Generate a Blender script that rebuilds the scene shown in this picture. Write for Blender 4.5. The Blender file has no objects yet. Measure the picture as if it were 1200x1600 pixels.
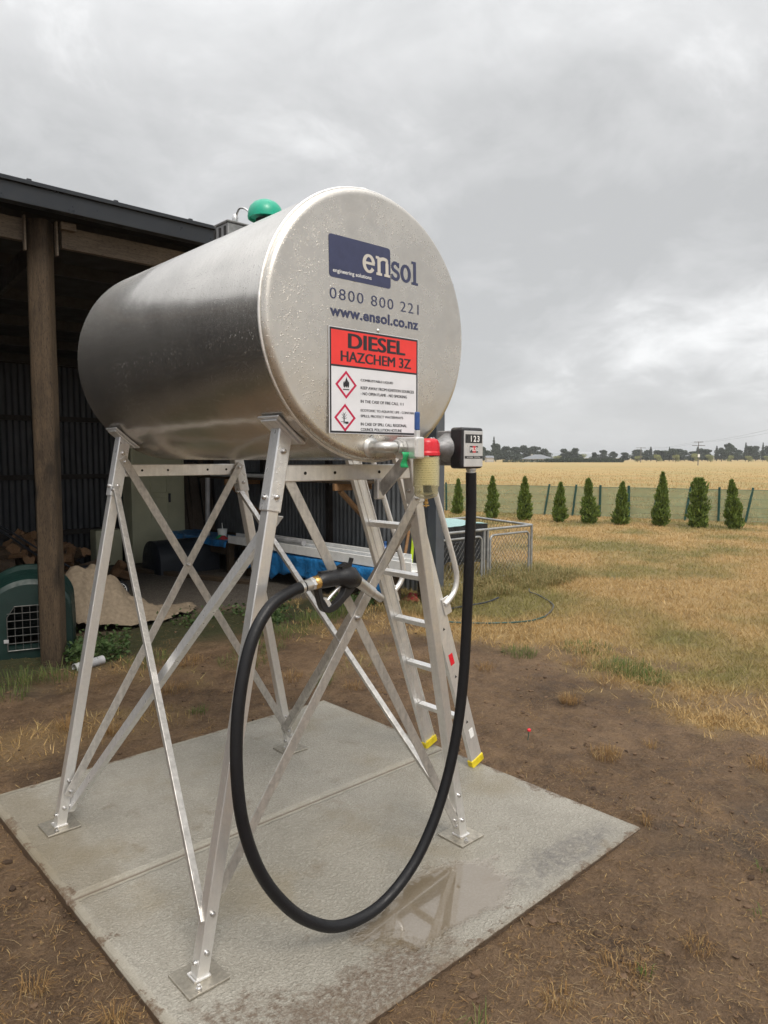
import bpy, bmesh, math, random
import numpy as np
from mathutils import Vector, Matrix, noise
S = bpy.context.scene
COL = S.collection
R = math.radians
# ------------------------------------------------------------------ camera
YAW = R(42.794); PITCH = math.atan(85/1117)
cd = bpy.data.cameras.new("camera"); cam = bpy.data.objects.new("camera", cd); COL.objects.link(cam)
cd.sensor_fit = 'VERTICAL'; cd.sensor_height = 36; cd.sensor_width = 36; cd.lens = 36*1117/1600
cd.clip_start = .02; cd.clip_end = 6000
cam.location = (0, 0, 1.6)
fwd = Vector((math.sin(YAW), math.cos(YAW), 0))
cam.rotation_euler = (math.pi/2-PITCH, 0, math.atan2(-fwd.x, fwd.y))
S.camera = cam
# ------------------------------------------------------------------ world: overcast sky
SUN_EL, SUN_AZ = R(52), R(200)      # azimuth measured clockwise from +Y
w = bpy.data.worlds.new("World"); S.world = w; w.use_nodes = True
nt = w.node_tree; nt.nodes.clear(); N = nt.nodes.new; L = nt.links.new
out = N('ShaderNodeOutputWorld'); bg = N('ShaderNodeBackground'); L(bg.outputs[0], out.inputs[0])
sky = N('ShaderNodeTexSky'); sky.sky_type = 'NISHITA'; sky.sun_disc = False
sky.sun_elevation = SUN_EL; sky.sun_rotation = SUN_AZ
tc = N('ShaderNodeTexCoord'); sep = N('ShaderNodeSeparateXYZ'); L(tc.outputs['Generated'], sep.inputs[0])
zc = N('ShaderNodeMath'); zc.operation = 'MAXIMUM'; L(sep.outputs[2], zc.inputs[0]); zc.inputs[1].default_value = 0
za = N('ShaderNodeMath'); za.operation = 'ADD'; L(zc.outputs[0], za.inputs[0]); za.inputs[1].default_value = .38
dv = N('ShaderNodeVectorMath'); dv.operation = 'DIVIDE'; L(tc.outputs['Generated'], dv.inputs[0])
cz = N('ShaderNodeCombineXYZ')
for i in range(3): L(za.outputs[0], cz.inputs[i])
L(cz.outputs[0], dv.inputs[1])
def wnoise(scale, det, rough, off, stretch=(1, 1, .2)):
    m = N('ShaderNodeMapping'); L(dv.outputs[0], m.inputs[0]); m.inputs['Location'].default_value = off; m.inputs['Scale'].default_value = stretch
    n = N('ShaderNodeTexNoise'); L(m.outputs[0], n.inputs['Vector'])
    n.inputs['Scale'].default_value = scale; n.inputs['Detail'].default_value = det; n.inputs['Roughness'].default_value = rough
    n.inputs['Distortion'].default_value = .35
    return n
n1 = wnoise(1.25, 6, .48, (3.1, 1.7, 0), (1, 1, .8)); n1.inputs['Distortion'].default_value = .7; n2 = wnoise(4.6, 8, .62, (7.3, 2.2, 1), (1, 1, .8))
mx = N('ShaderNodeMath'); mx.operation = 'MULTIPLY_ADD'; L(n2.outputs[0], mx.inputs[0]); mx.inputs[1].default_value = .62
L(n1.outputs[0], mx.inputs[2])
rp = N('ShaderNodeValToRGB'); L(mx.outputs[0], rp.inputs[0]); e = rp.color_ramp.elements
e[0].position = .64; e[0].color = (.375, .379, .382, 1); e[1].position = 1.0; e[1].color = (.66, .663, .665, 1)
m1 = rp.color_ramp.elements.new(.81); m1.color = (.458, .461, .464, 1)
# CIE overcast: brighter towards the zenith
gr = N('ShaderNodeMapRange'); L(zc.outputs[0], gr.inputs[0]); gr.inputs[1].default_value = .42; gr.inputs[2].default_value = 1
gr.inputs[3].default_value = 1; gr.inputs[4].default_value = 2.9
hz = N('ShaderNodeMapRange'); L(zc.outputs[0], hz.inputs[0]); hz.inputs[1].default_value = 0; hz.inputs[2].default_value = .10
hz.inputs[3].default_value = .75; hz.inputs[4].default_value = 0
hm = N('ShaderNodeMix'); hm.data_type = 'RGBA'; L(hz.outputs[0], hm.inputs[0]); L(rp.outputs[0], hm.inputs[6]); hm.inputs[7].default_value = (.51, .513, .516, 1)
sc_ = N('ShaderNodeVectorMath'); sc_.operation = 'SCALE'; L(hm.outputs[2], sc_.inputs[0])
g10 = N('ShaderNodeMath'); g10.operation = 'MULTIPLY'; L(gr.outputs[0], g10.inputs[0]); g10.inputs[1].default_value = 9.4
L(g10.outputs[0], sc_.inputs['Scale'])
sk = N('ShaderNodeVectorMath'); sk.operation = 'SCALE'; L(sky.outputs[0], sk.inputs[0]); sk.inputs['Scale'].default_value = .03
ad = N('ShaderNodeVectorMath'); ad.operation = 'ADD'; L(sc_.outputs[0], ad.inputs[0]); L(sk.outputs[0], ad.inputs[1])
L(ad.outputs[0], bg.inputs[0]); bg.inputs[1].default_value = .1
# ------------------------------------------------------------------ sun (veiled by cloud)
sd = bpy.data.lights.new("sun", 'SUN'); sun = bpy.data.objects.new("sun", sd); COL.objects.link(sun)
sd.energy = 1.5; sd.angle = R(25); sd.color = (1, .93, .83)
sv = Vector((math.sin(SUN_AZ)*math.cos(SUN_EL), math.cos(SUN_AZ)*math.cos(SUN_EL), math.sin(SUN_EL)))
sun.rotation_euler = sv.to_track_quat('Z', 'Y').to_euler(); sun.location = sv*30
S.view_settings.view_transform = 'Standard'; S.view_settings.look = 'None'
S.view_settings.exposure = 0.68; S.view_settings.gamma = 1
S.cycles.max_bounces = 8; S.cycles.transparent_max_bounces = 16

# ------------------------------------------------------------------ helpers
rng = random.Random(7); NR = np.random.default_rng(11)
ORG = {}
def at(px, d):
    t = (px-600)/1117
    return (d*(t*math.cos(YAW)+math.sin(YAW)), d*(-t*math.sin(YAW)+math.cos(YAW)))
def tag(o, label=None, cat=None, group=None, kind=None):
    if label: o['label'] = label
    if cat: o['category'] = cat
    if group: o['group'] = group
    if kind: o['kind'] = kind
    return o
def thing(name, loc, label, cat, group=None):
    o = bpy.data.objects.new(name, None); COL.objects.link(o); o.location = loc
    o.empty_display_size = .1
    ORG[o.name] = Vector(loc)
    return tag(o, label, cat, group)
class MB:
    def __init__(s): s.v = []; s.f = []; s.sm = []
    def add(s, vs, fs, smooth=False):
        b = len(s.v); s.v += [tuple(v) for v in vs]; s.f += [tuple(b+i for i in f) for f in fs]; s.sm += [smooth]*len(fs); return s
    def box(s, c, size, rot=None):
        x, y, z = (q/2 for q in size); M = rot if rot is not None else Matrix.Identity(3); c = Vector(c)
        vs = [c+M @ Vector((a*x, b*y, d*z)) for d in (-1, 1) for a, b in ((-1, -1), (1, -1), (1, 1), (-1, 1))]
        return s.add(vs, [(3, 2, 1, 0), (4, 5, 6, 7), (0, 1, 5, 4), (1, 2, 6, 5), (2, 3, 7, 6), (3, 0, 4, 7)])
    def bb(s, a, b):   # box from two corners
        return s.box([(p+q)/2 for p, q in zip(a, b)], [abs(q-p) for p, q in zip(a, b)])
    def bar(s, p, q, w, h, up=(0, 0, 1)):   # w along side, h along up
        p, q = Vector(p), Vector(q); d = (q-p); l = d.length; d.normalize(); up = Vector(up)
        sd = d.cross(up).normalized(); up = sd.cross(d).normalized()
        return s.box((p+q)/2, (w, l, h), Matrix((sd, d, up)).transposed())
    def prism(s, prof, p, q, up=(0, 0, 1)):   # 2D profile (side, up) swept p->q
        p, q = Vector(p), Vector(q); d = (q-p).normalized(); sd = d.cross(Vector(up)).normalized(); u = sd.cross(d).normalized()
        n = len(prof); vs = [o+sd*a+u*b for o in (p, q) for a, b in prof]
        return s.add(vs, [tuple(range(n))[::-1], tuple(range(n, 2*n))]+[(i, (i+1) % n, n+(i+1) % n, n+i) for i in range(n)])
    def tube(s, path, r, n=12, caps=True, smooth=True):
        pts = [Vector(p) for p in path]; rs = r if hasattr(r, '__len__') else [r]*len(pts)
        t0 = (pts[1]-pts[0]).normalized(); u = t0.orthogonal().normalized(); b = len(s.v); vs = []
        for i, p in enumerate(pts):
            t = (pts[min(i+1, len(pts)-1)]-pts[max(i-1, 0)]).normalized()
            u = (u-t*u.dot(t)).normalized(); w_ = t.cross(u)
            for k in range(n):
                a = 2*math.pi*k/n; vs.append(p+(u*math.cos(a)+w_*math.sin(a))*rs[i])
        fs = [(i*n+k, i*n+(k+1) % n, (i+1)*n+(k+1) % n, (i+1)*n+k) for i in range(len(pts)-1) for k in range(n)]
        s.add(vs, fs, smooth)
        if caps:
            m = len(pts)-1
            s.add([vs[k] for k in range(n)], [tuple(range(n))[::-1]]); s.add([vs[m*n+k] for k in range(n)], [tuple(range(n))])
        return s
    def cyl(s, p, q, r, n=16, r2=None): return s.tube([p, q], [r, r if r2 is None else r2], n)
    def lathe(s, prof, o, axis=(0, 0, 1), n=24, smooth=True):   # prof: (radius, height)
        o = Vector(o); ax = Vector(axis).normalized(); u = ax.orthogonal().normalized(); w_ = ax.cross(u); vs = []
        for r, h in prof:
            for k in range(n):
                a = 2*math.pi*k/n; vs.append(o+ax*h+(u*math.cos(a)+w_*math.sin(a))*max(r, 1e-5))
        return s.add(vs, [(i*n+k, i*n+(k+1) % n, (i+1)*n+(k+1) % n, (i+1)*n+k) for i in range(len(prof)-1) for k in range(n)], smooth)
    def build(s, name, mat=None, parent=None, loc=None, bevel=0, kind=None, sharp=40, seg=2):
        o_ = Vector(loc) if loc is not None else (ORG[parent.name] if parent else Vector((0, 0, 0)))
        me = bpy.data.meshes.new(name)
        me.from_pydata([(v[0]-o_[0], v[1]-o_[1], v[2]-o_[2]) for v in s.v], [], s.f)
        if mat: me.materials.append(mat)
        me.polygons.foreach_set('use_smooth', s.sm)
        if any(s.sm): me.set_sharp_from_angle(angle=R(sharp))
        o = bpy.data.objects.new(name, me); COL.objects.link(o)
        ORG[o.name] = o_.copy()
        if parent:
            o.parent = parent; o.location = o_-ORG[parent.name]
        else: o.location = o_
        if bevel:
            b = o.modifiers.new('bevel', 'BEVEL'); b.width = bevel; b.segments = seg; b.limit_method = 'ANGLE'; b.angle_limit = R(50)
        if kind: o['kind'] = kind
        return o
def catmull(pts, n=8):
    P = [Vector(p) for p in pts]; P = [P[0]*2-P[1]]+P+[P[-1]*2-P[-2]]; o = []
    for i in range(1, len(P)-2):
        for k in range(n):
            t = k/n; a, b, c, d = P[i-1:i+3]
            o.append(.5*((2*b)+(c-a)*t+(2*a-5*b+4*c-d)*t*t+(3*b-a-3*c+d)*t**3))
    return o+[P[-2]]
def tris_mesh(name, V, mat, parent=None, kind=None, quads=False, loc=(0, 0, 0), normals=None):
    """V: (n,3|4,3) array of loose faces"""
    k = V.shape[1]; n = len(V); me = bpy.data.meshes.new(name)
    me.vertices.add(n*k); me.vertices.foreach_set('co', V.reshape(-1).astype(np.float32))
    me.loops.add(n*k); me.loops.foreach_set('vertex_index', np.arange(n*k, dtype=np.int32))
    me.polygons.add(n); me.polygons.foreach_set('loop_start', np.arange(0, n*k, k, dtype=np.int32))
    me.update(calc_edges=True); me.materials.append(mat)
    o = bpy.data.objects.new(name, me); COL.objects.link(o); ORG[o.name] = Vector(loc)
    if parent: o.parent = parent
    else: o.location = loc
    if kind: o['kind'] = kind
    return o
def copy_tree(o, loc=None, rotz=None, scale=None, parent=None):
    c = o.copy(); COL.objects.link(c)
    if parent: c.parent = parent
    if loc is not None: c.location = loc
    if rotz is not None: c.rotation_euler.z = rotz
    if scale is not None: c.scale = scale
    for ch in list(o.children): copy_tree(ch, parent=c)
    return c
def ss(a, b, x):
    t = min(1, max(0, (x-a)/(b-a))); return t*t*(3-2*t)
def nz(x, y, s=1, z=0): return noise.noise(Vector((x*s, y*s, z)))

# ------------------------------------------------------------------ materials
class G:
    """tiny node-graph helper"""
    def __init__(s, name):
        s.m = bpy.data.materials.new(name); s.m.use_nodes = True; s.t = s.m.node_tree; s.t.nodes.clear()
        s.out = s.n('ShaderNodeOutputMaterial'); s.p = s.n('ShaderNodeBsdfPrincipled'); s.l(s.p.outputs[0], s.out.inputs[0])
    def n(s, t, **k):
        o = s.t.nodes.new(t)
        for a, b in k.items(): setattr(o, a, b)
        return o
    def l(s, a, b): s.t.links.new(a, b)
    def set(s, node, inp, v):
        if hasattr(v, 'is_output') or isinstance(v, bpy.types.NodeSocket): s.l(v, node.inputs[inp])
        else: node.inputs[inp].default_value = v
    def P(s, **k):
        for a, b in k.items(): s.set(s.p, {'col': 'Base Color', 'rough': 'Roughness', 'metal': 'Metallic', 'spec': 'Specular IOR Level', 'normal': 'Normal', 'trans': 'Transmission Weight', 'coat': 'Coat Weight', 'alpha': 'Alpha', 'sheen': 'Sheen Weight', 'ior': 'IOR', 'coatr': 'Coat Roughness'}[a], b)
    def pos(s, world=True, scale=(1, 1, 1), loc=(0, 0, 0), rot=(0, 0, 0)):
        o = s.n('ShaderNodeNewGeometry').outputs['Position'] if world else s.n('ShaderNodeTexCoord').outputs['Object']
        m = s.n('ShaderNodeMapping'); s.l(o, m.inputs[0]); m.inputs['Scale'].default_value = scale; m.inputs['Location'].default_value = loc; m.inputs['Rotation'].default_value = rot
        return m.outputs[0]
    def noise(s, v, scale, det=4, rough=.55, dist=0):
        t = s.n('ShaderNodeTexNoise'); s.l(v, t.inputs['Vector']); t.inputs['Scale'].default_value = scale; t.inputs['Detail'].default_value = det; t.inputs['Roughness'].default_value = rough; t.inputs['Distortion'].default_value = dist
        return t.outputs[0]
    def vor(s, v, scale, out='Distance', feature='F1', rnd=1):
        t = s.n('ShaderNodeTexVoronoi', feature=feature); s.l(v, t.inputs['Vector']); t.inputs['Scale'].default_value = scale; t.inputs['Randomness'].default_value = rnd
        return t if out is None else t.outputs[out]
    def wave(s, v, scale, dist=0, det=2, dscale=1, axis='X'):
        t = s.n('ShaderNodeTexWave', bands_direction=axis); s.l(v, t.inputs['Vector']); t.inputs['Scale'].default_value = scale; t.inputs['Distortion'].default_value = dist; t.inputs['Detail'].default_value = det; t.inputs['Detail Scale'].default_value = dscale
        return t.outputs[1]
    def mr(s, v, a, b, c=0, d=1, smooth=False):
        t = s.n('ShaderNodeMapRange'); t.interpolation_type = 'SMOOTHSTEP' if smooth else 'LINEAR'
        s.set(t, 0, v); t.inputs[1].default_value = a; t.inputs[2].default_value = b; t.inputs[3].default_value = c; t.inputs[4].default_value = d
        return t.outputs[0]
    def ma(s, op, a, b=0, c=0):
        t = s.n('ShaderNodeMath', operation=op); s.set(t, 0, a); s.set(t, 1, b); s.set(t, 2, c); return t.outputs[0]
    def mix(s, f, a, b):
        t = s.n('ShaderNodeMix', data_type='RGBA'); s.set(t, 0, f)
        for i, q in ((6, a), (7, b)): s.set(t, i, (*q, 1) if isinstance(q, tuple) and len(q) == 3 else q)
        return t.outputs[2]
    def ramp(s, v, *st):
        t = s.n('ShaderNodeValToRGB'); s.l(v, t.inputs[0]); e = t.color_ramp.elements
        while len(e) < len(st): e.new(.5)
        for q, (p, c) in zip(e, st): q.position = p; q.color = (*c, 1)
        return t.outputs[0]
    def bump(s, h, strength=.3, dist=.01, normal=None):
        t = s.n('ShaderNodeBump'); s.l(h, t.inputs['Height']); t.inputs['Strength'].default_value = strength; t.inputs['Distance'].default_value = dist
        if normal is not None: s.l(normal, t.inputs['Normal'])
        return t.outputs[0]
    def attr(s, name): return s.n('ShaderNodeAttribute', attribute_name=name).outputs['Fac']
    def isl(s): return s.n('ShaderNodeNewGeometry').outputs['Random Per Island']
    def orand(s): return s.n('ShaderNodeObjectInfo').outputs['Random']
def simple(name, col, rough=.5, metal=0, var=.25, vs=6, bump=0, bs=60, spec=.5, stretch=(1, 1, 1), rvar=.12, coat=0, rnd=0):
    g = G(name); v = g.pos(True, stretch); n = g.noise(v, vs, 5)
    c2 = tuple(min(1, c*(1+var)) for c in col); c1 = tuple(c*(1-var) for c in col)
    c = g.mix(g.mr(n, .3, .7), c1, c2)
    if rnd:
        t = g.n('ShaderNodeHueSaturation'); g.l(c, t.inputs['Color']); g.l(g.mr(g.orand(), 0, 1, 1-rnd, 1+rnd), t.inputs['Value']); c = t.outputs[0]
    g.P(col=c, metal=metal, spec=spec, coat=coat, rough=g.mr(g.noise(v, vs*3, 3), .3, .7, max(.02, rough-rvar), min(1, rough+rvar)))
    if bump: g.P(normal=g.bump(g.noise(v, bs, 4), bump, .004))
    return g.m

def drops(g, v, scale, thr, seed=0):
    """rain beads: spherical caps in random Voronoi cells"""
    t = g.vor(v, scale, None); d = t.outputs['Distance']; c = t.outputs['Color']
    sp = g.n('ShaderNodeSeparateColor'); g.l(c, sp.inputs[0])
    r = g.ma('MULTIPLY_ADD', sp.outputs[0], .24, .10)            # bead radius in cell units
    keep = g.ma('LESS_THAN', sp.outputs[1], thr)
    q = g.ma('DIVIDE', d, r); cap = g.ma('SUBTRACT', 1, g.ma('MULTIPLY', q, q)); cap = g.ma('SQRT', g.ma('MAXIMUM', cap, 0))
    return g.ma('MULTIPLY', g.ma('MULTIPLY', cap, r), keep)
def wet_metal(name, base, rough, sc=125, thr=.6, strength=.6, mottle=.25, wav=.04, haze_=.24):
    g = G(name); v = g.pos(True)
    big = g.noise(v, 2.2, 3); fine = g.noise(g.pos(True, (1, 6, 1)), 30, 4)
    n = g.mr(g.ma('ADD', big, g.ma('MULTIPLY', fine, .4)), .45, .95)
    c1 = tuple(q*(1-mottle) for q in base)
    h1 = drops(g, v, sc, thr); h2 = drops(g, g.pos(True, loc=(3.3, 1.1, .7)), sc*1.9, thr*.8)
    nb = g.bump(g.noise(v, 3.1, 2), wav, .1)
    nb = g.bump(h2, strength*.8, .004, nb); nb = g.bump(h1, strength, .008, nb)
    any_ = g.ma('MINIMUM', g.ma('MULTIPLY', h1, 20), 1)
    p2 = g.n('ShaderNodeBsdfPrincipled'); p2.inputs['Metallic'].default_value = 1; p2.inputs['Roughness'].default_value = .55; g.set(p2, 'Base Color', g.mix(n, c1, base)); g.l(nb, p2.inputs['Normal'])
    ms = g.n('ShaderNodeMixShader'); ms.inputs[0].default_value = haze_; g.l(g.p.outputs[0], ms.inputs[1]); g.l(p2.outputs[0], ms.inputs[2]); g.l(ms.outputs[0], g.out.inputs[0])
    g.P(col=g.mix(any_, g.mix(n, c1, base), tuple(q*.8 for q in base)), metal=1, rough=g.ma('SUBTRACT', g.mr(n, 0, 1, rough-.04, rough+.06), g.ma('MULTIPLY', any_, .1)), normal=nb)
    return g.m
M = {}
M['tank'] = wet_metal('wet_aluminium', (.79, .76, .715), .19, sc=112, thr=.55, strength=.5, wav=.05)
M['tankend'] = wet_metal('wet_aluminium_end', (.715, .675, .615), .26, sc=165, thr=.6, strength=.45, wav=.06)
def bar_metal(name, base, rough, dark=.45, mot=26, metal=.85):
    g = G(name); v = g.pos(True); a = g.noise(v, mot, 6, .65, .6); b = g.noise(g.pos(True, (9, 9, 1)), 7, 4)
    f = g.mr(g.ma('ADD', g.ma('MULTIPLY', a, .7), g.ma('MULTIPLY', b, .5)), .45, .78)
    h = drops(g, v, 120, .35)
    g.P(col=g.mix(f, tuple(q*(1-dark) for q in base), base), metal=metal, rough=g.mr(f, 0, 1, rough+.12, rough-.05), normal=g.bump(h, .5, .006, g.bump(a, .08, .003)))
    return g.m
M['alu'] = bar_metal('mill_aluminium', (.86, .85, .835), .33, .16, metal=.8)
M['brace'] = bar_metal('mottled_aluminium_strip', (.66, .635, .60), .38, .38, 34, .7)
M['galv'] = bar_metal('bright_galvanised', (.84, .845, .85), .30, .22, 40, .65)
M['weld'] = simple('weld_bead', (.78, .76, .73), .42, .9, .12, 60, .3, 300)
M['bolt'] = simple('bolt_steel', (.62, .61, .60), .3, 1, .2, 60)
M['plate'] = bar_metal('stained_base_plate', (.62, .57, .48), .42, .45, 16)
M['ladder'] = bar_metal('ladder_aluminium', (.88, .87, .85), .36, .22, 18, .7)
M['cast'] = simple('cast_aluminium', (.24, .24, .245), .5, .5, .2, 50, .4, 160)
M['fitting'] = bar_metal('pipe_fitting', (.74, .73, .70), .33, .3, 40)
M['black'] = simple('black_plastic', (.014, .014, .016), .38, 0, .3, 30, .25, 300)
M['hole'] = simple('hole_dark', (.01, .01, .01), .8)
M['red'] = simple('red_plastic', (.62, .018, .03), .3, 0, .1, 20)
M['blue'] = simple('blue_vinyl_sleeve', (.03, .085, .28), .4, 0, .15, 30)
M['green_tag'] = simple('green_tag', (.02, .36, .13), .45, 0, .15, 40)
M['green_cap'] = simple('green_cap', (.008, .33, .21), .38, 0, .10, 25, .1, 200)
M['yellow'] = simple('yellow_foot', (.72, .56, .02), .45, 0, .25, 30)
M['brass'] = simple('brass', (.62, .40, .14), .32, .9, .15, 40)
M['navy'] = simple('navy_vinyl', (.040, .047, .105), .42, 0, .12, 30, .1, 140)
M['ink'] = simple('black_ink', (.022, .022, .028), .5, 0, .1)
M['sign_red'] = simple('sign_red_print', (.80, .045, .038), .42, 0, .05, 20)
M['sign_white'] = simple('sign_white_print', (.72, .73, .76), .4, 0, .04, 20)
M['crimson'] = simple('hazard_crimson', (.52, .012, .07), .42, 0, .05)
M['silver'] = simple('dial_silver', (.58, .58, .58), .38, .4, .08, 30)
M['dialblack'] = simple('dial_black', (.02, .022, .025), .3)
M['white'] = simple('white_print', (.82, .82, .8), .45, 0, .04)
M['pvc'] = simple('white_pvc', (.86, .86, .84), .38, 0, .10, 8)
M['timber_post'] = None
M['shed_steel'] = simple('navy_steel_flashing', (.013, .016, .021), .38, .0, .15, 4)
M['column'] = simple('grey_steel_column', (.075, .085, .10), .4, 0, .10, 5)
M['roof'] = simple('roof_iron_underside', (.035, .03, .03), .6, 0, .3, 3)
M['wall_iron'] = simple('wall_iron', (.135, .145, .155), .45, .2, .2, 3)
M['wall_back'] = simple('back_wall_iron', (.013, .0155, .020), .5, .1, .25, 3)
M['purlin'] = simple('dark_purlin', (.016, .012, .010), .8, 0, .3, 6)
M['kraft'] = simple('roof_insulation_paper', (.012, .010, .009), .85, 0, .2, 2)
def wood(name, a, b, ax=(6, 6, .6), rough=.75, knots=True, bump=.5, world=True):
    g = G(name); v = g.pos(world, ax)
    grain = g.noise(v, 9, 7, .62, 1.2); fine = g.noise(g.pos(world, tuple(q*4 for q in ax)), 14, 4)
    big = g.noise(g.pos(world), 1.7, 3)
    f = g.mr(g.ma('ADD', g.ma('MULTIPLY', grain, .8), g.ma('MULTIPLY', big, .55)), .40, .95)
    c = g.mix(f, a, b); c = g.mix(g.mr(fine, .46, .32), c, tuple(q*.35 for q in a))
    if knots:
        k = g.vor(g.pos(world, (1, 1, .5)), 4.5); c = g.mix(g.mr(k, .06, .22, .9, 0, True), c, tuple(q*.22 for q in a))
        st = g.noise(g.pos(world, (1, 1, .45), (4, 2, 0)), 3.2, 5, .6); c = g.mix(g.mr(st, .50, .68, 0, .8, True), c, tuple(q*.3 for q in a))
    g.P(col=c, rough=rough, spec=.3, normal=g.bump(g.ma('ADD', grain, fine), bump, .006)); return g.m
M['timber_post'] = wood('weathered_treated_pole', (.021, .015, .010), (.105, .072, .043))
M['beam'] = wood('weathered_beam', (.07, .055, .042), (.17, .135, .10), (.6, 6, 6), knots=False)
M['raw'] = wood('raw_orange_timber', (.20, .105, .045), (.38, .22, .11), (3, 3, 3), knots=False, bump=.2)
M['oldwood'] = wood('old_grey_boards', (.045, .036, .028), (.13, .10, .075), (6, 6, .6), knots=False)
M['bench'] = wood('bench_timber', (.04, .028, .018), (.11, .075, .045), (6, .6, 6), knots=False)
M['bark'] = wood('log_bark', (.05, .034, .024), (.14, .095, .06), (3, 3, 3), knots=False, bump=.9, world=False)
M['logend'] = wood('split_wood', (.12, .065, .032), (.27, .155, .08), (2, 5, 5), knots=False, world=False)
def fabric(name, col, rough=.8, var=.25, fold=6, bump=.5, spec=.3):
    g = G(name); v = g.pos(True); n = g.noise(v, fold, 5, .5, 1); d = g.noise(v, fold*5, 4)
    g.P(col=g.mix(g.mr(d, .3, .7), tuple(q*(1-var) for q in col), tuple(min(1, q*(1+var*.5)) for q in col)), rough=rough, spec=spec, normal=g.bump(n, bump, .03)); return g.m
M['canvas'] = fabric('beige_canvas', (.20, .158, .112))
M['tarpblue'] = fabric('blue_tarpaulin', (.025, .19, .47), .38, .25, 9, .8, .5)
M['tarpteal'] = fabric('teal_shade_sheet', (.30, .46, .45), .5, .25, 8, .4)
M['polyblack'] = fabric('black_sheet', (.012, .014, .018), .45, .3, 10, .8, .5)
M['carrier'] = simple('dark_green_plastic', (.002, .017, .014), .5, 0, .15, 8, .15, 120)
M['wire'] = simple('galvanised_wire', (.42, .42, .42), .45, .7, .25, 20)
M['wiredark'] = simple('dull_wire', (.11, .11, .105), .5, .6, .25, 20)
M['tubegal'] = simple('weathered_galvanised_tube', (.34, .345, .34), .5, .6, .25, 14)
M['cream'] = simple('cream_enamel', (.42, .42, .29), .5, 0, .12, 3, .1, 40)
M['tub'] = simple('black_moulded_plastic', (.012, .015, .022), .45, 0, .3, 8)
M['grey_pl'] = simple('grey_plastic', (.35, .35, .36), .5)
M['red_cloth'] = fabric('red_cloth', (.50, .06, .07))
M['orange'] = simple('orange_plastic', (.75, .16, .02), .4)
M['lime'] = simple('lime_plastic', (.42, .58, .02), .45)
M['bottle'] = simple('blue_plastic', (.03, .09, .25), .35)
M['fencegreen'] = simple('dark_green_post', (.012, .062, .050), .5, 0, .2, 8)
M['housewall'] = simple('render_wall', (.42, .40, .37), .8)
M['houseroof'] = simple('grey_roof', (.16, .17, .185), .6)
M['polewood'] = simple('power_pole_timber', (.12, .11, .10), .8)
M['hill'] = simple('far_hills', (.20, .225, .235), .95, 0, .1, .01)
# rubber hose with rain specks
g = G('rubber_hose'); v = g.pos(True); n = g.noise(v, 160, 4)
g.P(col=(.008, .008, .0095, 1), spec=.35, rough=g.mr(g.noise(v, 30, 3), .3, .7, .36, .6), normal=g.bump(drops(g, v, 170, .35), .5, .004, g.bump(n, .35, .002))); M['rubber'] = g.m
# see-through filter bowl and printed element
g = G('clear_filter_bowl'); tr = g.n('ShaderNodeBsdfTransparent'); tr.inputs[0].default_value = (.95, .93, .82, 1); mxs = g.n('ShaderNodeMixShader'); g.P(col=(.70, .68, .52, 1), rough=.08, spec=.8); lw = g.n('ShaderNodeLayerWeight'); lw.inputs[0].default_value = .35; g.set(mxs, 0, g.mr(lw.outputs['Facing'], 0, 1, .03, .8)); g.l(tr.outputs[0], mxs.inputs[1]); g.l(g.p.outputs[0], mxs.inputs[2]); g.l(mxs.outputs[0], g.out.inputs[0]); M['bowl'] = g.m
g = G('filter_element'); v = g.pos(True, (1, 1, 1)); sx = g.n('ShaderNodeSeparateXYZ'); g.l(v, sx.inputs[0])
rows = g.ma('SINE', g.ma('MULTIPLY', sx.outputs[2], 820)); txt = g.noise(g.pos(True, (300, 300, 60)), 1.6, 1)
msk = g.ma('MULTIPLY', g.ma('GREATER_THAN', rows, .25), g.ma('GREATER_THAN', txt, .5))
g.P(col=g.mix(msk, (.84, .80, .66), (.52, .48, .36)), rough=.6); M['element'] = g.m
g = G('fuel_tint'); g.P(col=(.62, .56, .28, 1), rough=.1, trans=.85, ior=1.2); M['fuel'] = g.m
# green shade cloth: knitted mesh lets about half of the light through
g = G('shade_cloth'); v = g.pos(True); tr = g.n('ShaderNodeBsdfTransparent'); mxs = g.n('ShaderNodeMixShader')
g.P(col=g.mix(g.mr(g.noise(v, 1.2, 4), .3, .7), (.17, .255, .165), (.24, .33, .215)), rough=.8, spec=.1)
g.set(mxs, 0, g.mr(g.noise(g.pos(True, (1, 1, 3)), 2.2, 4),      .3, .7, .52, .68)); g.l(tr.outputs[0], mxs.inputs[1]); g.l(g.p.outputs[0], mxs.inputs[2]); g.l(mxs.outputs[0], g.out.inputs[0]); M['shade'] = g.m
# concrete pad
PX0, PX1, PY0, PY1, PJ = .838, 2.852, 1.438, 3.668, 2.592
g = G('damp_concrete'); v = g.pos(True); sx = g.n('ShaderNodeSeparateXYZ'); g.l(v, sx.inputs[0]); X, Y = sx.outputs[0], sx.outputs[1]
mn = lambda a, b: g.ma('MINIMUM', a, b)
dout = mn(mn(g.ma('SUBTRACT', X, PX0), g.ma('SUBTRACT', PX1, X)), mn(g.ma('SUBTRACT', Y, PY0), g.ma('SUBTRACT', PY1, Y)))
d = mn(g.ma('SUBTRACT', X, PX0), g.ma('SUBTRACT', PY1, Y))
d = mn(d, g.ma('ABSOLUTE', g.ma('SUBTRACT', Y, PJ)))
d = g.ma('ADD', d, g.ma('MULTIPLY', g.ma('SUBTRACT', g.noise(v, 9, 5, .65), .5), .035))
smooth_ = g.mr(d, .026, .038, 1, 0, True)
big = g.noise(v, 1.6, 4); mid = g.noise(v, 11, 4); grit = g.noise(v, 150, 3, .6); worm = g.noise(g.pos(True, (1, 1.25, 1)), 78, 3, .55, .8)
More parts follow.
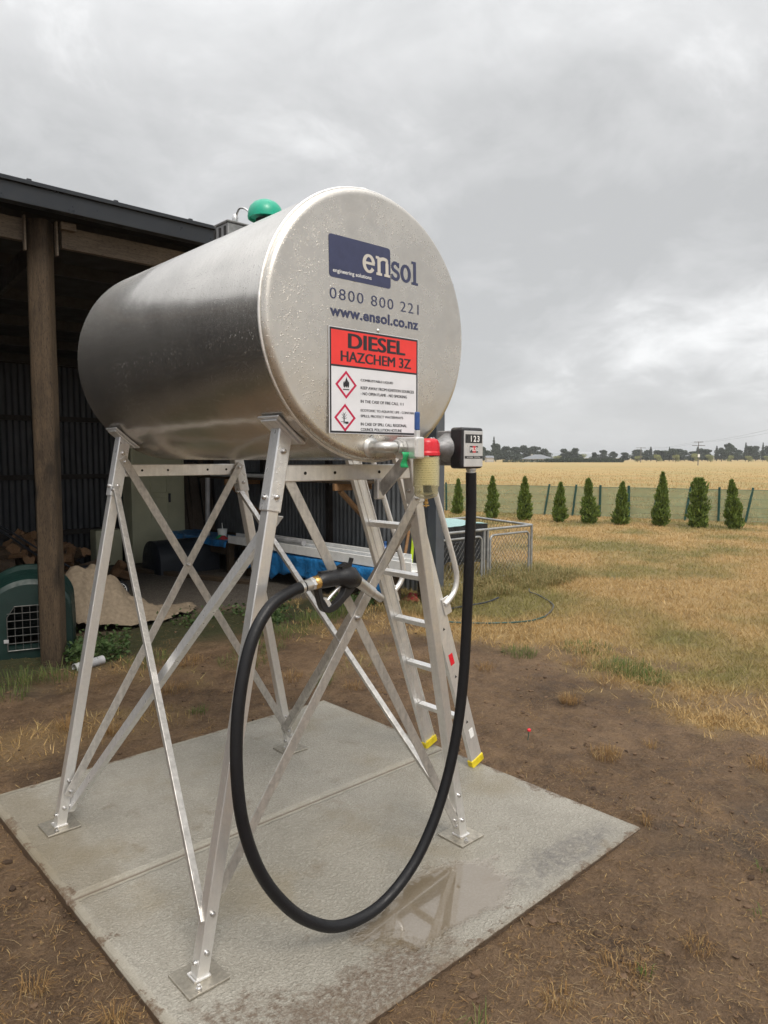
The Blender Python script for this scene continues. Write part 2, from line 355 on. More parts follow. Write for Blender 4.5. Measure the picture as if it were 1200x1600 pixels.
c = g.mix(g.mr(g.ma('ADD', big, g.ma('MULTIPLY', mid, .35)), .45, .95), (.228, .208, .172), (.372, .343, .296))
c = g.mix(g.mr(grit, .36, .60, .6, 0), c, (.19, .18, .145)); c = g.mix(g.mr(worm, .50, .64, 0, .20), c, (.55, .535, .465)); c = g.mix(g.mr(worm, .44, .32, 0, .22), c, (.19, .18, .145))
c = g.mix(g.ma('MULTIPLY', smooth_, .25), c, (.33, .31, .25))
# trodden soil along the near edge, grey scuffs near the right corner, splash stains
def blob(cx, cy, rx, ry, ns=5, amp=.9, rot=0):
    a = g.pos(True, (1/rx, 1/ry, 0), (-cx/rx, -cy/ry, 0)); ln = g.n('ShaderNodeVectorMath', operation='LENGTH'); g.l(a, ln.inputs[0])
    return g.ma('ADD', ln.outputs['Value'], g.ma('MULTIPLY', g.ma('SUBTRACT', g.noise(v, ns, 5, .65), .5), amp))
soil = g.mr(blob(1.30, 1.49, .42, .15, 9, 1.6), .75, 1.1, 1, 0, True); soil = g.ma('MULTIPLY', soil, g.mr(g.noise(v, 55, 4, .7), .34, .56))
soil2 = g.ma('MULTIPLY', g.mr(blob(1.0, 1.6, .22, .2, 9, 1.8), .7, 1.1, 1, 0, True), g.mr(g.noise(v, 42, 4, .7), .42, .6))
c = g.mix(g.ma('MULTIPLY', g.ma('MAXIMUM', soil, soil2), .8), c, (.105, .068, .042))
scuff = g.ma('MULTIPLY', g.mr(blob(2.42, 1.55, .36, .09, 7, 1.9), .4, 1.25, .75, 0, True), g.mr(g.noise(v, 26, 5, .7), .36, .58)); c = g.mix(scuff, c, (.115, .105, .098))
st = g.ma('MULTIPLY', g.mr(g.noise(v, 4.5, 6, .65), .60, .72), .55); c = g.mix(st, c, (.15, .112, .068)); ol = g.mr(g.noise(g.pos(True, loc=(4, 8, 0)), 1.9, 6, .6), .50, .68, 0, .5, True); c = g.mix(ol, c, (.215, .178, .115)); c = g.mix(g.mr(blob(.92, 3.1, .16, .8, 5, 1.2), .5, 1.2, .5, 0, True), c, (.17, .138, .088))
edge = g.mr(dout, .0, .03, .45, 0); c = g.mix(edge, c, (.17, .14, .10)); mud = g.mr(g.ma('SUBTRACT', dout, g.mr(g.noise(v, 5.5, 7, .72), .48, .80, -.012, .12)), 0, .014, .85, 0, True); mud = g.ma('MULTIPLY', mud, g.mr(g.noise(v, 60, 4, .7), .30, .55)); c = g.mix(mud, c, (.105, .066, .038)); c = g.mix(g.mr(sx.outputs[2], -.012, -.0045, .95, 0), c, (.085, .055, .034))
wet = g.mr(blob(1.84, 1.675, .42, .20, 5, 1.2), .66, .98, 1, 0, True); damp = g.mr(blob(2.0, 1.9, .75, .6, 2, .5), .6, 1.2, 1, 0, True)
c = g.mix(g.ma('MULTIPLY', wet, .72), c, (.128, .090, .048))  # wet darkening, plus the tank's brown dark reflection painted into the colour
rg = g.mr(g.noise(v, 6, 4), .3, .7, .42, .62); rg = g.ma('SUBTRACT', rg, g.ma('MULTIPLY', damp, .12)); mr_ = g.n('ShaderNodeMix'); g.set(mr_, 0, wet); g.set(mr_, 2, rg); mr_.inputs[3].default_value = .02
hb = g.ma('MULTIPLY', g.ma('ADD', g.ma('MULTIPLY', worm, 1.0), g.ma('MULTIPLY', grit, .4)), g.ma('SUBTRACT', 1, g.ma('MULTIPLY', smooth_, .9)))
hb = g.ma('MULTIPLY', hb, g.ma('SUBTRACT', 1, g.ma('MULTIPLY', wet, .985)))
g.P(col=c, rough=mr_.outputs[0], normal=g.bump(hb, .9, .009), spec=g.mr(wet, 0, 1, .5, 1), coat=wet, coatr=.015); g.p.inputs['Coat IOR'].default_value = 1.6; M['concrete'] = g.m
# ground: soil, lawn, weeds, gravel, field by painted-in masks (attributes from the same noise that plants the grass)
g = G('ground_soil_and_grass'); v = g.pos(True)
n1 = g.noise(v, 1.3, 5); n2 = g.noise(v, 9, 6, .65); n3 = g.noise(v, 60, 5, .7); n4 = g.noise(v, 3.1, 6, .6, .5)
soil = g.ramp(g.ma('ADD', g.ma('MULTIPLY', n2, .6), g.ma('MULTIPLY', n1, .45)), (.34, (.062, .036, .019)), (.50, (.150, .092, .050)), (.68, (.255, .165, .095)))
n5 = g.noise(v, 170, 4, .7); crumb = g.vor(v, 95)
soil = g.mix(g.mr(n3, .52, .70, 0, .6), soil, (.30, .205, .13)); soil = g.mix(g.mr(n3, .46, .28, 0, .65), soil, (.040, .026, .016)); soil = g.mix(g.mr(n5, .53, .68, 0, .75), soil, (.27, .178, .105)); soil = g.mix(g.mr(n5, .42, .26, 0, .6), soil, (.040, .026, .016))
soil = g.mix(g.mr(g.noise(g.pos(True, (1, 3.2, 1), rot=(0, 0, .6)), 46, 5, .7), .58, .72, 0, .5), soil, (.32, .20, .10))
soil = g.mix(g.mr(g.noise(g.pos(True, loc=(3.7, 2.2, 0)), 1.15, 6, .62), .50, .66, 0, .55, True), soil, (.062, .038, .022))
grey = g.mr(g.noise(g.pos(True, loc=(-2.2, 5.1, 0)), .9, 4), .58, .70, 0, .55); soil = g.mix(grey, soil, (.090, .074, .058))
lawn = g.ramp(g.ma('ADD', g.ma('MULTIPLY', n4, .7), g.ma('MULTIPLY', n3, .35)), (.34, (.22, .145, .058)), (.52, (.38, .255, .108)), (.70, (.49, .345, .16)))
lawn = g.mix(g.mr(g.noise(g.pos(True, loc=(9, 1, 0)), .55, 5), .45, .62, 0, .7), lawn, (.14, .14, .05))
grav = g.mix(g.mr(g.vor(v, 45), .1, .5), (.22, .195, .16), (.10, .085, .07))
fld = g.ramp(g.noise(g.pos(True, (.02, .008, 1)), 1, 6, .6), (.3, (.34, .225, .088)), (.55, (.42, .28, .112)), (.75, (.36, .255, .10)))
fld = g.mix(g.mr(g.noise(g.pos(True, (.25, .09, 1), rot=(0, 0, .2)), 1, 6, .65), .40, .60, 0, .75), fld, (.285, .245, .10))
c = g.mix(g.attr('lawn'), soil, lawn); c = g.mix(g.attr('weed'), c, (.05, .052, .02)); c = g.mix(g.attr('gravel'), c, grav); c = g.mix(g.attr('field'), c, fld)
g.P(col=c, rough=g.mr(n2, .3, .7, .62, .95), spec=.3, normal=g.bump(g.ma('ADD', g.ma('ADD', n3, g.ma('MULTIPLY', n5, .4)), g.ma('MULTIPLY', n2, 1.5)), 1, .032)); M['ground'] = g.m
def blades_mat(name, *cols, trans=.25, patch=None):
    g = G(name); v = g.pos(True); r = g.isl(); c = g.ramp(r, *[(i/max(1, len(cols)-1), q) for i, q in enumerate(cols)])
    if patch: c = g.mix(g.mr(g.noise(g.pos(True, loc=(9, 1, 0)), .55, 5), .43, .60, 0, .85), c, patch)
    tl = g.n('ShaderNodeBsdfTranslucent'); mxs = g.n('ShaderNodeMixShader'); g.l(c, tl.inputs[0]); mxs.inputs[0].default_value = trans
    g.P(col=c, rough=.65, spec=.25); g.l(g.p.outputs[0], mxs.inputs[1]); g.l(tl.outputs[0], mxs.inputs[2]); g.l(mxs.outputs[0], g.out.inputs[0]); return g.m
M['lawnblade'] = blades_mat('dry_lawn_blades', (.33, .21, .080), (.49, .335, .145), (.42, .275, .11), (.60, .445, .225), patch=(.215, .205, .068))
M['straw'] = blades_mat('straw', (.27, .18, .085), (.38, .27, .14), (.20, .115, .05), (.44, .34, .20), (.15, .085, .04))
M['tuft'] = blades_mat('dead_tuft', (.17, .10, .042), (.33, .20, .078), (.26, .145, .06), (.46, .33, .15))
M['greenblade'] = blades_mat('green_blades', (.055, .095, .022), (.10, .15, .035), (.15, .19, .055), (.20, .19, .08))
M['weedleaf'] = blades_mat('weed_leaves', (.035, .065, .02), (.055, .095, .028), (.085, .12, .045))
M['pengrass'] = blades_mat('rank_grass', (.21, .19, .075), (.34, .25, .11), (.16, .175, .06), (.42, .32, .16))
M['fieldblade'] = blades_mat('field_grass', (.38, .25, .10), (.42, .28, .115), (.36, .245, .098), (.44, .30, .13))
M['conifer'] = blades_mat('conifer_sprays', (.075, .115, .024), (.125, .18, .034), (.20, .26, .055), (.09, .135, .03), trans=.2)
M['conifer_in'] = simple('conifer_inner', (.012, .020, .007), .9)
M['far_dark'] = blades_mat('far_pine_foliage', (.030, .045, .028), (.045, .062, .036), (.06, .078, .045), trans=.1)
M['far_light'] = blades_mat('far_pale_foliage', (.26, .28, .115), (.33, .33, .14), (.20, .23, .10), trans=.15)
M['far_trunk'] = simple('far_trunk', (.06, .048, .04), .9)
M['hedge'] = blades_mat('hedge_foliage', (.03, .045, .02), (.05, .07, .03), trans=.1)
# ================================================================== SETTING
def fence_x(y): return 16.25+(14.67-y)*.335
def masks(x, y):
    n = nz(x, y, .55)*.9+nz(x, y, 1.7, 3)*.75+nz(x, y, 5, 7)*.4
    lawn = ss(4.1, 5.6, x+n*.95+.55*nz(x, y, 3.1, 11))
    back = ss(5.15, 5.75, y+n*.35)                      # weedy strip along the shed front
    weed = back*(1-ss(6.3, 6.7, y+n*.2))*(1-ss(5.6, 6.3, x))
    grav = ss(6.35, 6.8, y+nz(x, y, 2.3, 5)*.3)*(1-ss(6.0, 6.25, x))
    if y < 5.6 and x < 4.8: lawn = max(lawn, .38*ss(.05, .5, nz(x, y, 1.1, 9)+.5*nz(x, y, 3.1, 2))*max(ss(3.8, 4.4, y), .8*ss(.6, .1, x)))
    f = ss(-.1, .35, x-fence_x(y)) if y > -60 else 0
    return lawn*(1-grav)*(1-f), weed*(1-f), grav, f
def gz(x, y):
    z = -.038+.012*nz(x, y, .8)+.012*nz(x, y, 3, 2)+.012*nz(x, y, 9, 4)+.012*max(0, nz(x, y, 19, 6))+.005*nz(x, y, 40, 1)
    z += .022*ss(2.6, 3.0, x)*(1-ss(4, 6, x))+.018*ss(3.3, 3.8, y)*ss(.2, 1.2, x)+.018*ss(1.7, 1.45, y)
    k = ss(7, 12, math.hypot(x, y)); z = z*(1-k)+k*(-.03+.008*nz(x, y, .3))
    dx = min(x-PX0, PX1-x); dy = min(y-PY0, PY1-y); di = min(dx, dy)
    if di > .03: z = min(z, -.13)
    elif di > -.05: z = min(z, -.010)
    return z
def build_ground():
    cx, cy = 1.85, 2.55; n = 640; rs = [0.]
    r = .2
    while r < 5200: rs.append(r); r += max(.024, (r-3.5)*.045) if r < 40 else r*.06
    V = [(cx, cy, -.13)]; A = [(0, 0, 0, 0)]
    for r in rs[1:]:
        for k in range(n):
            a = 2*math.pi*k/n; x, y = cx+r*math.cos(a), cy+r*math.sin(a)
            if r < 1.0: V.append((x, y, -.13)); A.append((0, 0, 0, 0)); continue
            V.append((x, y, gz(x, y) if r < 60 else -.03)); A.append(masks(x, y))
    F = [(0, 1+k, 1+(k+1) % n) for k in range(n)]
    for i in range(len(rs)-2):
        b = 1+i*n
        F += [(b+k, b+n+k, b+n+(k+1) % n, b+(k+1) % n) for k in range(n)]
    me = bpy.data.meshes.new('ground'); me.from_pydata(V, [], F); me.materials.append(M['ground'])
    A = np.array(A, np.float32)
    for i, nm in enumerate(('lawn', 'weed', 'gravel', 'field')):
        at_ = me.attributes.new(nm, 'FLOAT', 'POINT'); at_.data.foreach_set('value', A[:, i].copy())
    me.polygons.foreach_set('use_smooth', [True]*len(F))
    o = bpy.data.objects.new('ground', me); COL.objects.link(o); o['kind'] = 'structure'; ORG['ground'] = Vector((0, 0, 0))
build_ground()
# concrete pad with a tooled joint across it
b = MB(); j = PJ; prof = [(PY0, -.12), (PY0, -.006), (PY0+.007, 0), (j-.015, 0), (j-.007, -.010), (j+.007, -.010), (j+.015, 0), (PY1-.007, 0), (PY1, -.006), (PY1, -.12)]
vs = []; xs = [PX0, PX0+.006, PX1-.006, PX1]
for i, x in enumerate(xs):
    for y, z in prof: vs.append((x, y, z-(.006 if i in (0, 3) and z > -.1 else 0)))
m = len(prof); fs = [(i*m+k, i*m+k+1, (i+1)*m+k+1, (i+1)*m+k) for i in range(3) for k in range(m-1)]
fs += [tuple(range(m))[::-1], tuple(range(3*m, 4*m))]
b.add(vs, fs).build('concrete_pad', M['concrete'], kind='structure')
# low far hills
b = MB()
for (p0, p1, d, h) in ((640, 1010, 3300, 34), (960, 1290, 3900, 30)):
    vs = []; n = 40
    for i in range(n+1):
        px = p0+(p1-p0)*i/n; hh = h*math.sin(math.pi*i/n)**.6*(.75+.25*noise.noise(Vector((i*.21, d, 0))))
        for dd, z in ((-300, -1), (0, hh), (500, hh*.8), (1200, -1)): vs.append((*at(px, d+dd), z))
    b.add(vs, [(i*4+k, (i+1)*4+k, (i+1)*4+k+1, i*4+k+1) for i in range(n) for k in range(3)], True)
b.build('hills', M['hill'], kind='structure')

# ================================================================== POLE SHED
SX0, SX1, SY0, SY1 = -7.2, 6.13, 5.62, 11.0
shed = thing('pole_shed', (1.8, 5.7, 0), 'long open-fronted farm shed with dark iron roof on timber poles behind the tank', 'shed')
def roofz(y): return 3.38-(y-5.56)/(11.2-5.56)*.52
def corrug(b, p, d, up, length, height, pitch=.076, amp=.009, nrm=(0, -1, 0), seg=6):
    p, d, up, nrm = Vector(p), Vector(d), Vector(up), Vector(nrm); n = int(length/pitch*seg); vs = []
    for i in range(n+1):
        o = p+d*(length*i/n)+nrm*(amp*math.sin(2*math.pi*i/seg)); vs += [o, o+up*(height(o) if callable(height) else height)]
    b.add(vs, [(2*i, 2*i+2, 2*i+3, 2*i+1) for i in range(n)], True)
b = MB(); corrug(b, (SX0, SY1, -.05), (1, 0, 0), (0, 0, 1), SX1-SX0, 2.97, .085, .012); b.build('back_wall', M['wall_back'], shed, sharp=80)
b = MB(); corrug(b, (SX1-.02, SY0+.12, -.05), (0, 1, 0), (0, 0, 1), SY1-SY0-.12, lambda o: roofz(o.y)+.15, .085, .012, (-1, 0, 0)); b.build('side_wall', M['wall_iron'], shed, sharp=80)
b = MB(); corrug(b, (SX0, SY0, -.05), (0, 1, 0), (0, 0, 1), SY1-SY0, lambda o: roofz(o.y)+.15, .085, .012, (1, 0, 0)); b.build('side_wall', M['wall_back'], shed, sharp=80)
for z in (1.32, 2.16, .5): MB().bb((SX0, SY1-.12, z-.035), (SX1-.1, SY1-.025, z+.035)).build('girt', M['purlin'], shed)
for k in range(1, 4): MB().bb((SX1-.11, 6+k*1.6, 0), (SX1-.045, 6.08+k*1.6, 3.0)).build('stud', M['purlin'], shed)
vs = []; x = SX0
while x < SX1:      # toothed strip that closes the corrugations under the eave
    for dx, z in ((0, 2.965), (0, 2.995), (.075, 2.995), (.075, 2.965)): vs += [(x+dx, SY1+.012, 2.90), (x+dx, SY1+.012, z)]
    x += .115
MB().add(vs, [(2*i, 2*i+2, 2*i+3, 2*i+1) for i in range(len(vs)//2-1)]).build('eave_closer', M['purlin'], shed)
# roof: sheeting over purlins, rafters
b = MB(); y0, y1 = 5.50, 11.25; n = 170; vs = []
for i in range(n+1):
    x = SX0-.2+(SX1+.17-SX0)*i/n; a = .012*(1 if i % 2 else -1)
    for y in (y0, y1): vs += [(x, y, roofz(y)+.134+a*.6), (x, y, roofz(y)+.122+a*.6)]
fs = []
for i in range(n): q = 4*i; fs += [(q, q+2, q+6, q+4), (q+1, q+5, q+7, q+3), (q, q+4, q+5, q+1), (q+2, q+3, q+7, q+6)]
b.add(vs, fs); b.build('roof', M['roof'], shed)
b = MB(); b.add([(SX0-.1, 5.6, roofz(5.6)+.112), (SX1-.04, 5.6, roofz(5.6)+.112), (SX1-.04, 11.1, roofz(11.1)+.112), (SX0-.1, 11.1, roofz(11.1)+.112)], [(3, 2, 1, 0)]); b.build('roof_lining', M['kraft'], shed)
for k in range(6):
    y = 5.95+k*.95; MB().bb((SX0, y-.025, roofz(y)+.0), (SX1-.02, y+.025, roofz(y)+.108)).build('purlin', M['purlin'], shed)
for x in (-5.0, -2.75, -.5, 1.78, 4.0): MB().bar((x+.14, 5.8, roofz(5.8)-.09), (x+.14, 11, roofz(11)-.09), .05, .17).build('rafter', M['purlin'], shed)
fas = MB().bb((SX0-.22, 5.478, 3.372), (SX1-.02, 5.498, 3.527)).bb((SX0-.22, 5.499, 3.372), (SX1-.02, 5.56, 3.378)).bb((SX0-.22, 5.455, 3.500), (SX1-.02, 5.477, 3.53)).build('fascia', M['shed_steel'], shed, bevel=.003)
for x in np.arange(SX0+.2, SX1, .62): MB().bb((x, 5.50, 3.525), (x+.03, 5.53, 3.555)).build('roof_screw', M['shed_steel'], fas)
for (xa, xb) in ((SX0, 1.70), (1.97, SX1)): MB().bb((xa, 5.70, 3.175), (xb, 5.75, 3.335)).build('beam', M['beam'], shed, bevel=.004)
def timber_post(x, y, h, r=.080, rz=R(-39)):
    b = MB(); vs = []; n = 20; pr = []
    for k in range(n):
        a = 2*math.pi*k/n; e = (abs(math.cos(a))**9+abs(math.sin(a))**9)**(-1/9); pr.append((math.cos(a+rz)*e*r*.98, math.sin(a+rz)*e*r*.9))
    zs = [-.3+(h+.3)*i/22 for i in range(23)]
    for z in zs:
        for k, (px, py) in enumerate(pr):
            s_ = 1+.035*noise.noise(Vector((k*.5, z*1.3, x)))
            vs.append((x+px*s_+.012*noise.noise(Vector((z*.6, x, 1))), y+py*s_, z))
    b.add(vs, [(i*n+k, i*n+(k+1) % n, (i+1)*n+(k+1) % n, (i+1)*n+k) for i in range(22) for k in range(n)], True)
    return b.build('post', M['timber_post'], shed, sharp=50)
for x in (-5.1, -2.8, 1.835): timber_post(x, 5.78, 3.36)
for dx in (-.112, .112): MB().bb((1.835+dx-.03, 5.655, 3.10), (1.79+dx+.03, 5.698, 3.35)).build('cleat', M['beam'], shed, bevel=.004)
MB().bb((1.95, 5.64, 3.30), (2.06, 5.698, 3.352)).build('cleat', M['beam'], shed, bevel=.003); MB().bb((3.33, 5.64, 3.315), (3.42, 5.698, 3.352)).build('cleat', M['beam'], shed, bevel=.003)
MB().bb((6.0, 5.60, -.2), (6.14, 5.74, 3.36)).build('corner_column', M['column'], shed, bevel=.006)
MB().bb((6.142, 5.745, -.05), (6.160, 5.90, 3.3)).build('corner_flashing', M['shed_steel'], shed)

# ================================================================== TANK
TX, TZ, TR, TF, TB = 1.61, 2.028, .438, 1.80, 3.285
tank = thing('fuel_tank', (TX, 2.52, 1.59), 'big silver aluminium diesel tank lying on its side, beaded with rain, atop the stand', 'fuel tank')
b = MB(); b.lathe([(TR, TF+.004), (TR, 2.2), (TR, 2.75), (TR, TB-.05), (TR-.006, TB-.025), (TR-.022, TB-.008), (TR-.045, TB), (.22, TB+.012), (0, TB+.016)], (TX, 0, TZ), (0, 1, 0), 128)
b.build('shell', M['tank'], tank, sharp=50)
def face_y(x, z):       # gently dished end plate
    r2 = ((x-TX)**2+(z-TZ)**2)/(TR-.03)**2; return TF-.026-.010*(1-min(1, r2))
pr = [(TR, TF-.004)]+[(TR-.024+.024*math.cos(R(a)), TF-.004-.022*math.sin(R(a))) for a in range(15, 91, 15)]
pr += [((TR-.03)*k/12, TF-.026-.010*(1-(k/12)**2)) for k in range(12, -1, -1)]
MB().lathe(pr, (TX, 0, TZ), (0, 1, 0), 128).build('end_plate', M['tankend'], tank, sharp=50)
# weld seam: fish-scaled bead round the front rim
pts = []; rr = []
for k in range(520):
    a = 2*math.pi*k/519; pts.append((TX+(TR+.001)*math.cos(a), TF, TZ+(TR+.001)*math.sin(a))); rr.append(0.0050+.0004*(k % 2)+.0004*noise.noise(Vector((k*.2, 0, 0))))
MB().tube(pts, rr, 8, False).build('rim_weld', M['weld'], tank, sharp=80)
MB().lathe([(0, 0), (.020, 0), (.020, .026), (.024, .027), (.024, .042), (.020, .046), (0, .047)], (1.628, 1.87, TZ+TR-.014), (0, 0, 1), 24).build('vent_cap', M['fitting'], tank)
br = MB().lathe([(.038, -.03), (.038, .060), (.030, .064), (0, .064)], (TX, 2.42, TZ+TR), (0, 0, 1), 28).build('breather_neck', M['black'], tank)
MB().lathe([(0, .134), (.026, .131), (.046, .121), (.060, .106), (.067, .088), (.069, .072), (.068, .062), (.064, .061), (.061, .072), (.045, .075), (0, .075)], (TX, 2.42, TZ+TR), (0, 0, 1), 36).build('breather_dome', M['green_cap'], br)
fb = MB().bb((TX-.06, 2.60, TZ+TR-.03), (TX+.05, 2.70, TZ+TR+.082)).bb((TX-.066, 2.594, TZ+TR+.083), (TX+.056, 2.706, TZ+TR+.091)).build('fill_point', M['cast'], tank, bevel=.004)
MB().tube(catmull([(TX-.02, 2.61, TZ+TR+.091), (TX-.02, 2.60, TZ+TR+.115), (TX-.03, 2.56, TZ+TR+.13), (TX-.03, 2.52, TZ+TR+.12), (TX-.03, 2.47, TZ+TR+.085)], 6), .004, 8).lathe([(0, 0), (.011, 0), (.013, .02), (.008, .03), (0, .031)], (TX-.02, 2.61, TZ+TR+.091)).build('fill_latch', M['bolt'], fb)
for k in range(5): MB().bb((TX-.0645, 2.615+k*.02, TZ+TR+.01), (TX-.0605, 2.627+k*.02, TZ+TR+.07)).build('louvre', M['hole'], fb) if k % 2 == 0 else None

# ---------------- lettering
def text_mesh(body, bold=0, spacing=1.0):
    cu = bpy.data.curves.new('t', 'FONT'); cu.body = body; cu.size = 1; cu.offset = bold; cu.space_character = spacing; cu.fill_mode = 'FRONT' if False else 'BOTH'
    cu.resolution_u = 4; cu.extrude = 0
    o = bpy.data.objects.new('t', cu); COL.objects.link(o)
    me = bpy.data.meshes.new_from_object(o.evaluated_get(bpy.context.evaluated_depsgraph_get()))
    v = np.array([p.co[:] for p in me.vertices]); f = [tuple(p.vertices) for p in me.polygons]
    bpy.data.objects.remove(o); bpy.data.curves.remove(cu); bpy.data.meshes.remove(me)
    return v, f
def text_into(b, body, x0, x1, z0, z1, yf, bold=0, spacing=1.0, keep=False):
    """lay text on a surface y=yf(x,z), stretched to the given rectangle"""
    v, f = text_mesh(body, bold, spacing)
    (ax, ay), (bx, by) = v[:, :2].min(0), v[:, :2].max(0)
    sx = (x1-x0)/(bx-ax); sz = (z1-z0)/(by-ay)
    if keep: sx = sz*keep
    vs = []
    for q in v:
        x = x0+(q[0]-ax)*sx; z = z0+(q[1]-ay)*sz; vs.append((x, yf(x, z), z))
    fs = []
    for t in f:     # face towards -Y
        a, c, d = (Vector(vs[i]) for i in t[:3]); fs.append(t if (c-a).cross(d-a).y < 0 else t[::-1])
    b.add(vs, fs); return b
def poly(b, pts, yf): # convex 2D polygon on surface
    b.add([(x, yf(x, z), z) for x, z in pts], [tuple(range(len(pts)))]); return b
def stroke(b, pts, w, yf, closed=False):
    n = len(pts); P = [Vector(p) for p in pts]; L_, R_ = [], []
    for i, p in enumerate(P):
        a = P[i-1] if (i or closed) else p; c = P[(i+1) % n] if (i < n-1 or closed) else p
        t = (c-a).normalized(); nn = Vector((-t.y, t.x)); ww = w[i] if hasattr(w, '__len__') else w
        L_.append(p+nn*ww/2); R_.append(p-nn*ww/2)
    vs = [(q.x, yf(q.x, q.y), q.y) for q in L_+R_]; m = n if closed else n-1
    b.add(vs, [(i, (i+1) % n, n+(i+1) % n, n+i) for i in range(m)]); return b
def arc(cx, cz, rx, rz, a0, a1, n=24): return [(cx+rx*math.cos(R(a0+(a1-a0)*i/n)), cz+rz*math.sin(R(a0+(a1-a0)*i/n))) for i in range(n+1)]
lay = lambda k: (lambda x, z: face_y(x, z)-.0005*k)
# logo: navy rounded panel, 'en' reversed out of it, 'sol' in navy beside it, slab serif letters drawn as strokes
b = MB(); lx0, lx1, lz0, lz1, cr = 1.406, 1.664, 2.158, 2.289, .010
nx, nzz = 14, 8
def rr_in(x, z):
    x = min(max(x, lx0), lx1); z = min(max(z, lz0), lz1); qx = min(max(x, lx0+cr), lx1-cr); qz = min(max(z, lz0+cr), lz1-cr)
    d = math.hypot(x-qx, z-qz); return (x, z) if d <= cr or d == 0 else (qx+(x-qx)*cr/d, qz+(z-qz)*cr/d)
xs_ = [lx0, lx0+cr*.35, lx0+cr]+[lx0+cr+(lx1-lx0-2*cr)*i/nx for i in range(1, nx)]+[lx1-cr, lx1-cr*.35, lx1]
zs_ = [lz0, lz0+cr*.35, lz0+cr]+[lz0+cr+(lz1-lz0-2*cr)*i/nzz for i in range(1, nzz)]+[lz1-cr, lz1-cr*.35, lz1]
vs = []
for z in zs_:
    for x in xs_: q = rr_in(x, z); vs.append((q[0], face_y(*q)-.0008, q[1]))
m = len(xs_); b.add(vs, [(i*m+k, i*m+k+1, (i+1)*m+k+1, (i+1)*m+k) for i in range(len(zs_)-1) for k in range(m-1)])
logo = b.build('logo_panel', M['navy'], tank)
def sl_e(b, x, z, w_, h, t, f):
    cx, cz = x+w_/2, z+h/2; stroke(b, arc(cx, cz, w_/2-t*.5, h/2-t*.42, 8, 328, 34), [t*(.62+.38*abs(math.cos(R(8+320*i/34)))) for i in range(35)], f(0)); stroke(b, [(x+t*.9, cz+h*.02), (x+w_-t*.15, cz+h*.02)], t*.62, f(1))
def sl_n(b, x, z, w_, h, t, f):
    xl, xr = x+w_*.22, x+w_*.78
    stroke(b, [(xl, z), (xl, z+h*.97)], t, f(0)); stroke(b, [(x, z+h*.94), (xl, z+h*.94)], t*.62, f(1))
    stroke(b, [(xl, z+h*.62)]+[(xl+(xr-xl)*.5*(1-math.cos(math.pi*i/12)), z+h*(.68+.25*math.sin(math.pi*min(i, 9)/14))) for i in range(1, 13)]+[(xr, z+h*.5)], t*.8, f(2)); stroke(b, [(xr, z+h*.72), (xr, z)], t, f(3))
    for xc in (xl, xr): stroke(b, [(xc-w_*.2, z+t*.31), (xc+w_*.2, z+t*.31)], t*.62, f(4))
def sl_s(b, x, z, w_, h, t, f):
    cx = x+w_/2; p = arc(cx, z+h*.725, w_*.36, h*.20, 20, 250, 16)+arc(cx, z+h*.28, w_*.38, h*.21, 70, -165, 18)
    stroke(b, p, t*.82, f(0)); stroke(b, [(x+w_*.87, z+h*.97), (x+w_*.87, z+h*.70)], t*.5, f(1)); stroke(b, [(x+w_*.10, z+h*.03), (x+w_*.10, z+h*.32)], t*.5, f(1))
def sl_o(b, x, z, w_, h, t, f):
    stroke(b, arc(x+w_/2, z+h/2, w_/2-t*.5, h/2-t*.42, 0, 352.5, 47), [t*(.68+.32*abs(math.cos(R(360*i/48)))) for i in range(48)], f(0), True)
def sl_l(b, x, z, w_, h, t, f):
    xc = x+w_*.5; stroke(b, [(xc, z), (xc, z+h)], t, f(0)); stroke(b, [(x, z+h-t*.31), (xc, z+h-t*.31)], t*.62, f(1)); stroke(b, [(x-w_*.02, z+t*.31), (x+w_*1.02, z+t*.31)], t*.62, f(2))
fl = lambda base: (lambda i: (lambda x, z: face_y(x, z)-base-.00012*i))
b = MB(); sl_e(b, 1.541, 2.193, .054, .062, .0135, fl(.0014)); sl_n(b, 1.598, 2.194, .063, .060, .0135, fl(.0014)); b.build('logo_letters', simple('pale_reversed_letters', (.62, .58, .52), .4, .3, .06), logo)
b = MB(); text_into(b, 'engineering solutions', 1.420, 1.578, 2.170, 2.186, lambda x, z: face_y(x, z)-.0014, .008); b.build('logo_tagline', M['white'], logo)
b = MB(); sl_s(b, 1.668, 2.190, .039, .062, .0135, fl(.0008)); sl_o(b, 1.711, 2.190, .050, .062, .0135, fl(.0008)); sl_l(b, 1.765, 2.190, .030, .078, .0135, fl(.0008)); b.build('logo_letters', M['navy'], logo)
b = MB(); text_into(b, '0800 800 221', 1.407, 1.798, 2.092, 2.126, lay(1.6), -.006, 1.18); b.build('phone_number', M['navy'], tank)
b = MB(); text_into(b, 'www.ensol.co.nz', 1.407, 1.796, 2.039, 2.074, lay(1.6), .032, 1.06); b.build('web_address', M['navy'], tank)
